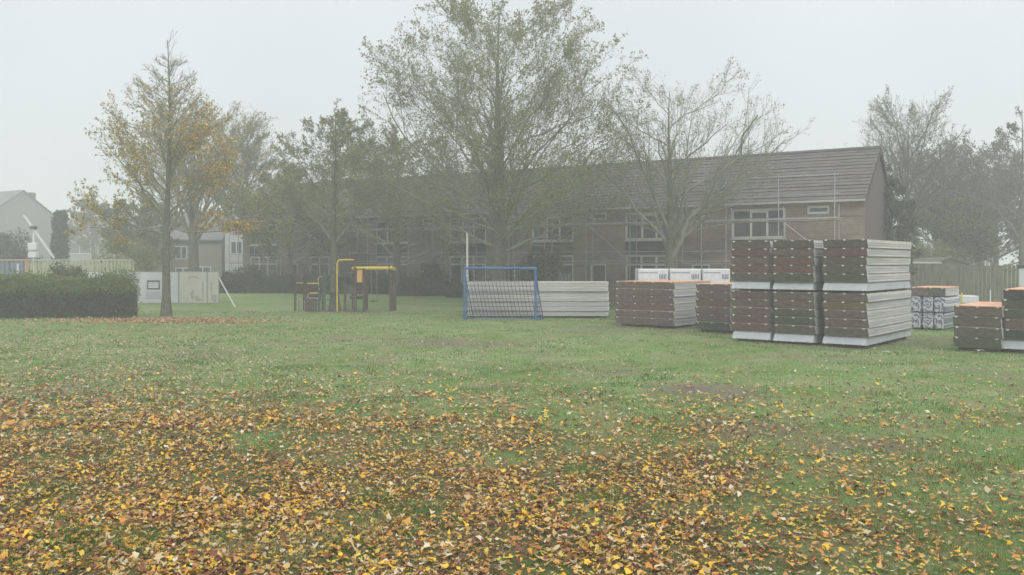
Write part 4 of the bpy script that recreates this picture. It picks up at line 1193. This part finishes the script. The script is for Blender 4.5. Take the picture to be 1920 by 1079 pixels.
for j in range(1, 12):
    s = j / 12
    net.tube([backpt(A0, s), backpt(B0, s)], 0.010, 4, False)
for P_ in (A0, B0):
    for j in range(1, 12):
        s = j / 12
        net.tube([P_ + Vector((0, 0, (H_G - 0.04) * (1 - s))), backpt(P_, s)], 0.010, 4, False)
    for k in (0.33, 0.66):
        net.tube([P_ + (backpt(P_, s / 7) - P_ - Vector((0, 0, (H_G - .04) * (1 - s / 7)))) * k + Vector((0, 0, (H_G - .04) * (1 - s / 7))) for s in range(0, 8)], 0.010, 4, False)
net.build('net', M['net'], goal)

# pale pole behind the left goal post
px_, d_ = 876, 39.2
pr = thing('pole', 'thin pale upright pole behind the left post of the blue goal', 'pole', (PX(px_, d_), d_, 0))
MB().tube([(0, 0, -.05), (0, 0, 1.2), (0, 0, 3.6)], [0.055, 0.05, 0.042], 10).build('shaft', M['pole'], pr)
MB().tube([(0, 0, 3.6), (0, 0, 3.63), (0, 0, 3.66)], [0.05, 0.05, 0.02], 10).build('cap', M['steel'], pr)

# ------------------------------------------------------------------ playground
pd = 44.0
K_ = pd / FPX
def lx(px, cpx): return (px - cpx) * K_
def lz(py): return CAM_H - (py - 491) * K_

# low climbing set with steps, left
c0 = 583
st = thing('climbing_steps', 'low dark timber climbing set with plank steps left of the playground tree', 'play equipment', (PX(c0, pd), pd, 0))
for (px, py) in ((555.5, 526), (567, 527)):
    MB().tube([(lx(px, c0), -0.25 if px < 560 else 0.35, -.05), (lx(px, c0), -0.25 if px < 560 else 0.35, lz(py))], 0.06, 8).build('post', M['play_wood'], st)
for px, y in ((577, -0.35), (601, -0.35), (577, 0.5), (601, 0.5)):
    MB().tube([(lx(px, c0), y, -.05), (lx(px, c0), y, lz(522 if px > 590 else 529))], 0.055, 8).build('post', M['play_green' if px > 590 else 'play_wood'], st)
for px0, px1, py in ((557, 566, 531), ):
    MB().tube([(lx(px0, c0), -0.25, lz(py)), (lx(px1, c0), 0.35, lz(py))], 0.03, 6).build('crosspiece', M['orange'], st)
MB().tube([(lx(579, c0), -0.35, lz(531.5)), (lx(603, c0), -0.35, lz(531.5))], 0.032, 8).build('handrail', M['orange'], st)
for i, (py, mk, y) in enumerate(((541, 'play_wood', 0.2), (550, 'orange', 0.05), (560, 'batten', -0.15), (570, 'play_wood', -0.35))):
    s_ = MB(); s_.bbox(lx(577, c0) + 0.06, lx(600, c0) - 0.06, y, y + 0.24, lz(py) - 0.045, lz(py) + 0.03, 0.008)
    s_.build('step', M[mk], st)
pn = MB()
for i in range(4): pn.bbox(lx(577, c0) + 0.06, lx(600, c0) - 0.06, -0.40, -0.36, 0.02 + i * 0.16, 0.16 + i * 0.16, 0.006)
pn.build('front_planks', M['play_wood'], st)
pn = MB()
for i in range(5): pn.bbox(lx(577, c0) + 0.06, lx(600, c0) - 0.06, 0.50, 0.54, 0.45 + i * 0.15, 0.59 + i * 0.15, 0.006)
pn.build('back_planks', M['play_wood'], st)
MB().tube([(lx(607, c0), -0.38, lz(519)), (lx(602, c0), -0.38, lz(519)), (lx(600, c0), -0.38, lz(523)), (lx(600.5, c0), -0.38, lz(536)), (lx(602, c0), -0.38, lz(543))], 0.022, 6).build('grab_handle', M['yellow'], st)
for px in (560, 571):
    bb = MB(); bb.tube([(lx(px + 1, c0), 0, 0.0), (lx(px + 1, c0), 0, 0.55)], 0.05, 8); bb.build('stub_post', M['chain'], st)

# tower with fire pole
c1 = 645
tw = thing('play_tower', 'dark play tower with a bent yellow sliding pole and climbing net', 'play equipment', (PX(c1, pd), pd, 0))
for px, y, py, mk in ((610, -0.3, 512, 'play_green'), (614, 0.9, 505, 'play_green'), (649, -0.3, 490, 'play_wood'), (655.5, 0.9, 490, 'play_wood'), (668.5, -0.3, 503, 'play_wood'), (684.5, -0.3, 504, 'play_wood'), (682, 0.9, 504, 'play_wood')):
    MB().tube([(lx(px, c1), y, -.05), (lx(px, c1), y, lz(py))], 0.065, 8).build('post', M[mk], tw)
MB().tube([(lx(667, c1), -0.3, lz(487.5)), (lx(645, c1), -0.42, lz(487.5)), (lx(639.5, c1), -0.45, lz(488.5)), (lx(636.5, c1), -0.45, lz(491)), (lx(635.5, c1), -0.45, lz(495)), (lx(635.5, c1), -0.45, -.05)], 0.036, 10, True).build('sliding_pole', M['yellow'], tw)
MB().tube([(lx(667, c1), -0.3, lz(484)), (lx(667, c1), -0.3, lz(503))], 0.045, 8).build('pole_bracket', M['play_wood'], tw)
pl = MB()
for i in range(9): pl.bbox(lx(612, c1) + i * 0.205, lx(612, c1) + i * 0.205 + 0.19, -0.22, 0.82, lz(548) - 0.03, lz(548), 0.005)
pl.build('platform', M['play_wood'], tw)
for py in (505, 535, 560):
    pb = MB(); pb.bbox(lx(650, c1), lx(684, c1), 0.86, 0.90, lz(py) - 0.07, lz(py) + 0.07, 0.006); pb.build('rail_board', M['play_wood'], tw)
wl_ = MB()
for i in range(5): wl_.bbox(lx(652, c1) + i * 0.17, lx(652, c1) + i * 0.17 + 0.15, 0.80, 0.84, lz(552), lz(520), 0.005)
wl_.build('wall_planks', M['play_wood'], tw)
MB().bbox(lx(671.5, c1), lx(681.5, c1), -0.36, -0.32, lz(529.5), lz(507), 0.01).build('orange_plate', M['orange'], tw)
MB().bbox(lx(659, c1), lx(668, c1), -0.34, -0.31, lz(513), lz(509), 0.005).build('small_sign', M['play_green'], tw)
nn = MB()
for i in range(5):
    t_ = i / 4
    x_ = lx(654 + 13 * t_, c1)
    nn.tube([(x_, -0.32, lz(535)), (x_ + 0.12, -0.75, 0.02)], 0.012, 4)
for j in range(6):
    z_ = 0.12 + j * 0.2; y_ = -0.75 + 0.43 * z_ / lz(535)
    nn.tube([(lx(655.5, c1), y_, z_), (lx(670, c1), y_, z_)], 0.012, 4)
nn.build('climbing_net', M['rope'], tw)
gb = MB()
for j in range(5): gb.tube([(lx(611, c1), -0.3, 0.25 + 0.32*j), (lx(628, c1), -0.3, 0.25 + 0.32*j)], 0.022, 6)
gb.build('ladder_rungs', M['play_green'], tw)

# swing
c2 = 706
sw = thing('swing', 'swing with thick yellow crossbeam hanging from dark posts', 'swing', (PX(c2, pd), pd + 0.2, 0))
MB().tube([(lx(659, c2), -0.1, lz(505)), (lx(661, c2), -0.1, lz(503.5)), (lx(728, c2), -0.1, lz(503.2)), (lx(729, c2), -0.1, lz(503.2))], [0.05, 0.085, 0.085, 0.05], 12).build('crossbeam', M['yellow'], sw)
for px in (733.5, 738.5):
    MB().tube([(lx(px, c2), 0.15 if px > 735 else -0.25, -.05), (lx(px - 0.5, c2), -0.05, lz(500))], 0.085, 8).build('post', M['play_wood'], sw)
MB().tube([(lx(734, c2), -0.42, lz(501.5)), (lx(740, c2), -0.2, lz(505.5))], 0.085, 10).build('end_cap', M['yellow'], sw)
MB().bbox(lx(730, c2), lx(742, c2), -0.14, 0.06, 0.02, lz(530), 0.02).build('ladder_board', M['play_wood'], sw)
for px in (695.5, 706):
    MB().tube([(lx(px, c2), -0.1, lz(506)), (lx(px, c2), -0.1, 0.5)], 0.014, 4).build('chain', M['chain'], sw)
MB().bbox(lx(694, c2), lx(707.5, c2), -0.2, 0.02, 0.46, 0.50, 0.01).build('seat', M['rubber'], sw)

# ------------------------------------------------------------------ left background
def hoarding_panel(label, p0, p1, d, ztop, mk, frame=True, zb=None):
    xa, xb = PX(p0, d), PX(p1, d)
    z0 = ghf(xa, d)
    r = thing('hoarding_panel', label, 'hoarding panel', ((xa + xb) / 2, d, z0), 0, 'hoarding panels beside the slender tree')
    w = (xb - xa) / 2; h = ztop - z0
    MB().box(-w + .02, w - .02, -0.012, 0.012, 0.04, h - 0.02).build('board', M[mk], r)
    f = MB()
    f.tube([(-w, 0, -.03), (-w, 0, h)], 0.022, 6); f.tube([(w, 0, -.03), (w, 0, h)], 0.022, 6)
    f.box(-w + .02, w - .02, -0.02, 0.02, h - 0.02, h + 0.012)
    f.build('frame', M['steel'], r)
    return r, w, h
hd = 48.0
hoarding_panel('white panel at the left end of the hoarding row, half behind the clipped hedge', 150, 203, hd + .3, 1.86, 'pane_white')
hoarding_panel('pale blue panel of the hoarding row beside the hedge end', 204, 250, hd + .2, 1.88, 'pane_blue')
r, w, h = hoarding_panel('white panel with a dark framed notice just left of the slender tree', 253, 334, hd, 1.86, 'pane_white')
sg = MB(); x0 = PX(276, hd) - r.location.x; x1 = PX(300, hd) - r.location.x
zz0, zz1 = 2.4 - (543 - 491) * hd / FPX - r.location.z, 2.4 - (526 - 491) * hd / FPX - r.location.z
s_ = MB().box(x0, x1, -0.03, -0.014, zz0, zz1).build('notice', M['ink'], r)
MB().box(x0 + .07, x1 - .07, -0.034, -0.031, zz0 + .07, zz1 - .1).build('notice_sheet', M['print_white'], s_)
tl = MB()
for k in range(2): tl.box(x0 + .11, x1 - .11 - .05 * k, -0.038, -0.035, zz1 - .20 - k * .11, zz1 - .165 - k * .11)
tl.build('notice_lines', M['ink_grey'], s_)
MB().box(x0 - .05, x1 + .08, -0.018, -0.0125, zz0 - .52, zz0 - .1).build('grey_patch', M['shell_grey'], r)
r, w, h = hoarding_panel('cream panel with a faded red and grey print right of the slender tree', 336, 388, hd - .02, 1.87, 'pane_cream')
ar = MB()
pts = []
for k in range(9):
    a_ = R_(20 + 140 * k / 8); pts.append((0.02 + math.cos(a_) * 0.30, h - 0.42 + math.sin(a_) * 0.16))
for k in range(8):
    p, q = pts[k], pts[k + 1]
    ar.poly([(p[0], -0.016, p[1] - .05), (q[0], -0.016, q[1] - .05), (q[0], -0.016, q[1] + .05), (p[0], -0.016, p[1] + .05)][::-1])
ar.build('red_print', M['ink_red'], r)
gp = MB()
def blob(mb, cx, cz, rx, rz_, y, n=11, sd=1):
    rr2 = random.Random(sd)
    mb.poly([(cx + math.cos(2*math.pi*k/n) * rx * rr2.uniform(.6, 1.15), y, cz + math.sin(2*math.pi*k/n) * rz_ * rr2.uniform(.6, 1.15)) for k in range(n)])
blob(gp, -.02, .48, .10, .30, -.0155, sd=3); blob(gp, .22, .28, .16, .14, -.0165, sd=4); blob(gp, .40, .2, .2, .07, -.0175, sd=6); blob(gp, .52, .75, .05, .5, -.0185, sd=5)
gp.build('grey_print', M['ink_grey'], r)
r, w, h = hoarding_panel('narrow cream panel at the right end of the hoarding row', 389.5, 410, hd - .04, 1.87, 'pane_cream')
gp = MB(); blob(gp, .05, .3, .2, .26, -.0155, sd=8); blob(gp, -.1, .9, .07, .35, -.0165, sd=9); gp.build('grey_print', M['ink_grey'], r)
br = MB().tube([(PX(411, hd), hd - .05, 1.55), (PX(441, 46.5), 46.5, ghf(0, 46.5) - .02)], 0.035, 8).build('prop', M['pole'])
tag(br, 'slanting pale prop bracing the right end of the hoarding', 'prop')

def board_fence(label, x0, y0, x1, y1, h, mk, bw=0.14, gap=0.012, z0=None, z1=None, rail=True, cap=None, var=0.03, seed=1):
    Lf = math.hypot(x1 - x0, y1 - y0)
    za = ghf(x0, y0) if z0 is None else z0
    r = thing('board_fence', label, 'fence', (x0, y0, za), math.atan2(y1 - y0, x1 - x0))
    rr2 = random.Random(seed)
    bo = MB(); n = int(Lf / (bw + gap))
    for i in range(n):
        a_ = i * (bw + gap)
        bo.box(a_, a_ + bw, -0.012 - 0.006 * (i % 2), 0.012, -0.02, h + rr2.uniform(-var, var))
    bo.build('boards', M[mk], r)
    np_ = max(2, int(Lf / 1.9) + 1)
    for i in range(np_):
        a_ = Lf * i / (np_ - 1)
        MB().box(a_ - .05, a_ + .05, 0.05, 0.14, -0.05, h + 0.02).build('post', M[mk], r)
    rl = MB()
    for q in (0.25, h - 0.3): rl.box(0, Lf, 0.013, 0.05, q, q + 0.09)
    rl.build('rail', M[mk], r)
    if cap: MB().box(-.02, Lf + .02, -0.05, 0.06, h + var, h + var + 0.05).build('capping', M[cap], r)
    return r
board_fence('pale green slatted fence between the clipped hedge and the hazy houses', PX(50, 51), 51, PX(249, 52), 52, 2.05, 'fence_pale', 0.15, 0.05, cap='pole', seed=4)
board_fence('weathered grey green board fence along the right background', PX(1660, 49.5), 49.5, PX(1935, 45.5), 45.5, 1.95, 'fence_wood', 0.17, 0.02, z0=0.28, seed=5, var=0.04)
board_fence('short grey garden fence before the terrace, behind the dark green shrub', PX(985, 46.2), 46.2, PX(1066, 45.4), 45.4, 1.75, 'fence_grey', 0.10, 0.06, z0=0.05, seed=6)

cb = thing('corrugated_barrier', 'blue grey corrugated sheet barrier with faded orange edges at the far left', 'barrier', (PX(48, 46), 46, ghf(0, 46)))
cm = MB()
Lc = 6.0
n = 50
for i in range(n):
    a0, a1 = -Lc * i / n, -Lc * (i + 1) / n
    y0_, y1_ = (0.0, 0.0)
    q = i % 2
    cm.poly([(a1, -0.03 if q else 0.03, 0), (a0 - 0.02, -0.03 if q else 0.03, 0), (a0 - 0.02, -0.03 if q else 0.03, 2.4), (a1, -0.03 if q else 0.03, 2.4)])
    cm.poly([(a1, -0.03 if q else 0.03, 0), (a1, -0.03 if q else 0.03, 2.4), (a1 - 0.02, 0.03 if q else -0.03, 2.4), (a1 - 0.02, 0.03 if q else -0.03, 0)])
cm.build('sheet', M['corrugated'], cb)
MB().box(-Lc, 0.0, -0.05, 0.05, 2.40, 2.47).build('top_rail', M['orange_paint'], cb)
MB().box(0.002, 0.12, -0.06, 0.06, -0.05, 2.5).build('end_post', M['orange_paint'], cb)
pp = MB().tube([(PX(33.5, 45.2), 45.2, -.03), (PX(33.5, 45.2), 45.2, 2.3)], 0.05, 8).build('marker_post', M['print_white'])
tag(pp, 'thin white post standing before the corrugated barrier', 'post')

# ladder lift
ld = 60.0
lf = thing('ladder_lift', 'white ladder lift with slanting arm above the pale fence', 'lift', (PX(64, ld), ld, ghf(0, ld)))
def LP(px, py, y=0.0): return ((px - 64) * ld / FPX, y, CAM_H - (py - 491) * ld / FPX - ghf(0, ld))
MB().tube([LP(63, 545), LP(63, 437)], 0.07, 8).build('mast', M['print_white'], lf)
am = MB(); 
for yy in (-0.09, 0.09):
    am.tube([LP(45, 404, yy), LP(101, 484, yy)], 0.035, 6)
for k in range(14):
    t_ = k / 13; am.tube([LP(45 + 56*t_, 404 + 80*t_, -.09), LP(45 + 56*t_, 404 + 80*t_, .09)], 0.018, 4)
am.build('arm', M['print_white'], lf)
hx = MB(); x_, _, z_ = LP(63, 427); hx.bbox(x_ - .2, x_ + .2, -.15, .15, z_ - .12, z_ + .10, .04); hx.build('pivot_head', M['ink'], lf)
for py0, py1 in ((470, 456), (484, 473)):
    hx = MB(); a_ = LP(59, py0); b2 = LP(75, py1); hx.bbox(a_[0], b2[0], -.5, -.15, a_[2], b2[2], .04); hx.build('control_box', M['print_white'], lf)
MB().bbox(-.9, .9, -.8, .8, 0.25, 0.75, .05).build('base_frame', M['steel'], lf)
for sx in (-.6, .6):
    MB().tube([(sx, -.95, .3), (sx, -.78, .3)], .3, 14).build('wheel', M['rubber'], lf)

# far houses
def house(label, name, x, y, rz, Lh, dep, eave, ridge, wm, rm, wins=(), sky=(), z=0.4):
    r = thing(name, label, 'house', (x, y, z), rz)
    wb = MB()
    wb.poly([(-Lh, 0, -.3), (0, 0, -.3), (0, 0, eave), (-Lh, 0, eave)])
    wb.poly([(0, dep, -.3), (-Lh, dep, -.3), (-Lh, dep, eave), (0, dep, eave)])
    wb.poly([(0, 0, -.3), (0, dep, -.3), (0, dep, eave), (0, dep/2, ridge - .06), (0, 0, eave)])
    wb.poly([(-Lh, dep, -.3), (-Lh, 0, -.3), (-Lh, 0, eave), (-Lh, dep/2, ridge - .06), (-Lh, dep, eave)])
    wb.build('wall', wm, r)
    rb = MB(); o = .3; k = (ridge - eave) / (dep / 2)
    for sg in (0, 1):
        f = (lambda v: dep - v) if sg else (lambda v: v)
        rb.hexa([(-Lh - .15, f(-o), eave - o*k - .0), (.15, f(-o), eave - o*k), (.15, f(dep/2), ridge), (-Lh - .15, f(dep/2), ridge),
                 (-Lh - .15, f(-o), eave - o*k + .14), (.15, f(-o), eave - o*k + .14), (.15, f(dep/2), ridge + .14), (-Lh - .15, f(dep/2), ridge + .14)])
    ro = rb.build('roof', rm, r)
    for (a_, c_, z0, z1) in wins:
        fr = MB(); t = .09
        fr.box(a_, a_ + t, -.05, -.004, z0, z1); fr.box(c_ - t, c_, -.05, -.004, z0, z1)
        fr.box(a_ + t, c_ - t, -.05, -.004, z0, z0 + t); fr.box(a_ + t, c_ - t, -.05, -.004, z1 - t, z1)
        fr.box((a_+c_)/2 - t/2, (a_+c_)/2 + t/2, -.045, -.006, z0 + t, z1 - t)
        w_ = fr.build('window', M['print_white'], r)
        MB().box(a_ + t*.5, c_ - t*.5, -.02, -.003, z0 + t*.5, z1 - t*.5).build('pane', M['glass'], w_)
    for (xx, s_) in sky:
        yv = s_ * dep / 2; zv = eave + (ridge - eave) * s_ + .15
        q = MB(); q.hexa([(xx-.4, yv, zv), (xx+.4, yv, zv), (xx+.4, yv+.7, zv+.7*k), (xx-.4, yv+.7, zv+.7*k),
                          (xx-.4, yv-.03, zv+.06), (xx+.4, yv-.03, zv+.06), (xx+.4, yv+.67, zv+.7*k+.06), (xx-.4, yv+.67, zv+.7*k+.06)])
        q.build('skylight', M['print_white'], ro)
    return r, ro
r, ro = house('hazy gabled house with steep roof at the far left', 'gabled_house', PX(48, 108) - 2.6, 104.0, yaw, 34, 9.0, 7.1, 10.4, M['house_grey'], M['roof_grey'],
      wins=((-6, -4.2, 4.2, 5.7), (-12, -10.2, 4.2, 5.7)))
ch = MB(); ch.bbox(-0.75, -0.1, 5.4, 6.1, 9.2, 10.3, .04); ch.build('chimney', M['brick_purple'], ro)
house('low hazy row house with a skylight and small white windows', 'row_house', PX(272, 140), 140, 0, 19, 10, 5.3, 8.6, M['house_grey'], M['roof_grey'],
      wins=((-11.8, -8.4, 3.2, 5.0), (-6.0, -3.6, 3.2, 4.8)), sky=((-6.9, .45), ))
house('beige rendered house behind the slender tree and the white hoarding', 'beige_house', PX(416, 76), 76, 0, 8.2, 8, 3.9, 6.3, M['house_beige'], M['roof_grey'],
      wins=((-3.9, -2.9, 2.2, 3.3), (-3.9, -2.6, .3, 1.5), (-2.3, -.9, .3, 1.6)))
house('white rendered house end just left of the brick terrace', 'white_house', PX(462, 74), 74, 0, 1.75, 8, 5.4, 6.4, M['house_white'], M['roof_grey'],
      wins=((-1.3, -.3, 2.6, 3.7), ))
house('far cottage with white framed windows between the trees on the right', 'cottage', PX(1872, 84), 84, 0, 3.2, 6, 2.5, 4.2, M['house_grey'], M['roof_grey'],
      wins=((-2.3, -1.2, 1.4, 2.35), (-.9, -.1, 1.4, 2.35)), z=.4)
# shed behind the right fence
sh = thing('garden_shed', 'low wooden garden shed with shallow gable behind the right fence', 'shed', (PX(1775, 52), 52, .4), R_(8))
wb = MB(); wb.box(-1.5, 1.5, 0, 2.6, -.1, 1.75); wb.poly([(-1.5, 0, 1.75), (1.5, 0, 1.75), (0.2, 0, 2.2)]); wb.poly([(1.5, 2.6, 1.75), (-1.5, 2.6, 1.75), (0.2, 2.6, 2.2)])
wb.build('shed_wall', M['fence_wood'], sh)
rb = MB()
rb.hexa([(-1.75, -.2, 1.66), (.2, -.2, 2.2), (.2, 2.8, 2.2), (-1.75, 2.8, 1.66), (-1.75, -.2, 1.72), (.2, -.2, 2.27), (.2, 2.8, 2.27), (-1.75, 2.8, 1.72)])
rb.hexa([(.2, -.2, 2.2), (1.75, -.2, 1.66), (1.75, 2.8, 1.66), (.2, 2.8, 2.2), (.2, -.2, 2.27), (1.75, -.2, 1.72), (1.75, 2.8, 1.72), (.2, 2.8, 2.27)])
rb.build('shed_roof', M['end_green'], sh)
sh = thing('flat_roofed_shed', 'small shed with pale flat roof just right of the big double pile', 'shed', (PX(1734, 51), 51, .4), 0)
MB().box(-.75, .75, 0, 2, -.1, 1.9).build('shed_wall', M['fence_grey'], sh)
MB().box(-.9, .9, -.12, 2.1, 1.9, 1.98).build('shed_roof', M['pole'], sh)
# site cabin at the right edge
cbn = thing('site_cabin', 'white site cabin with grey green roof edge at the right edge', 'cabin', (PX(1910, 40), 40, 0), R_(-31))
MB().bbox(0, 3.0, 0, 2.4, .12, 2.12, .03).build('cabin_wall', M['pane_white'], cbn)
MB().bbox(-.06, 3.06, -.06, 2.46, 2.12, 2.26, .02).build('cabin_roof', M['green_panel'], cbn)
MB().box(.05, 2.95, .1, 2.3, 0, .12).build('skid', M['steel'], cbn)
# small trailer behind the low orange topped pile
tr = thing('flatbed_trailer', 'small flatbed trailer with a pale crate behind the low orange topped pile', 'trailer', (PX(1822, 37), 37, 0), R_(-12))
MB().bbox(-.55, .75, 0, 1.4, .45, .55, .01).build('bed', M['deck'], tr)
MB().bbox(-.40, .30, .1, 1.2, .552, 1.0, .03).build('crate', M['wrap_grey'], tr)
MB().bbox(-.38, .28, .06, .1, .56, .72, .01).build('crate_band', M['corrugated'], tr)
for sx in (-.6, .8): MB().tube([(sx - .06, .7, .26), (sx + .06, .7, .26)], .26, 14).build('wheel', M['rubber'], tr)
MB().tube([(.7, .0, .55), (.7, .0, 1.25)], .025, 6).build('stanchion', M['print_white'], tr)
MB().tube([(.1, -.0, .5), (.1, -.9, .35), (.1, -.95, .02)], .035, 6).build('drawbar', M['steel'], tr)
mp = MB().tube([(PX(1805, 35), 35, -.03), (PX(1803, 35), 35, 1.2)], .03, 8).build('marker_post', M['yellow'])
tag(mp, 'thin yellow post right of the printed plastic packs', 'post')
# scraps of plastic on the grass
def scrap(label, px, py, s, sd):
    d = 2.4 * FPX / (py - 491); x = PX(px, d)
    rr2 = random.Random(sd); m = MB(); n = 5
    g = [[(i / n - .5) * s * 1.6 + rr2.uniform(-.2, .2) * s / n for i in range(n + 1)] for _ in range(n + 1)]
    for j in range(n + 1):
        for i in range(n + 1): m.v.append((g[j][i], (j / n - .5) * s + rr2.uniform(-.15, .15) * s / n, rr2.uniform(0.01, .35) * s))
    for j in range(n):
        for i in range(n):
            q = j * (n + 1) + i; m.f.append((q, q + 1, q + n + 2, q + n + 1))
    o = m.build('plastic_scrap', M['wrap'], None)
    o.location = (x, d, float(ground_z(np.array([x]), np.array([d]))[0]) + .01)
    tag(o, label, 'litter')
scrap('crumpled scrap of white plastic on the grass before the low orange topped pile', 1838, 659, .16, 1)
scrap('small white scrap on the grass right of the big double pile', 1661, 661, .09, 2)

# ------------------------------------------------------------------ haze
hz = MB(); hz.box(-320, 320, -90, 400, -1.2, 19.0)
hm = bpy.data.materials.new('haze'); hm.use_nodes = True
nt = hm.node_tree
for n_ in list(nt.nodes):
    if n_.type == 'BSDF_PRINCIPLED': nt.nodes.remove(n_)
pv = nt.nodes.new('ShaderNodeVolumePrincipled')
pv.inputs['Color'].default_value = (0.97, 0.985, 1.0, 1)
pv.inputs['Density'].default_value = HAZE_DENSITY
pv.inputs['Anisotropy'].default_value = 0.2
nt.links.new(pv.outputs[0], nt.nodes['Material Output'].inputs['Volume'])
ho = hz.build('haze', hm)
ho.display_type = 'WIRE'
tag(ho, 'pale autumn mist filling the park', 'mist', kind='stuff')
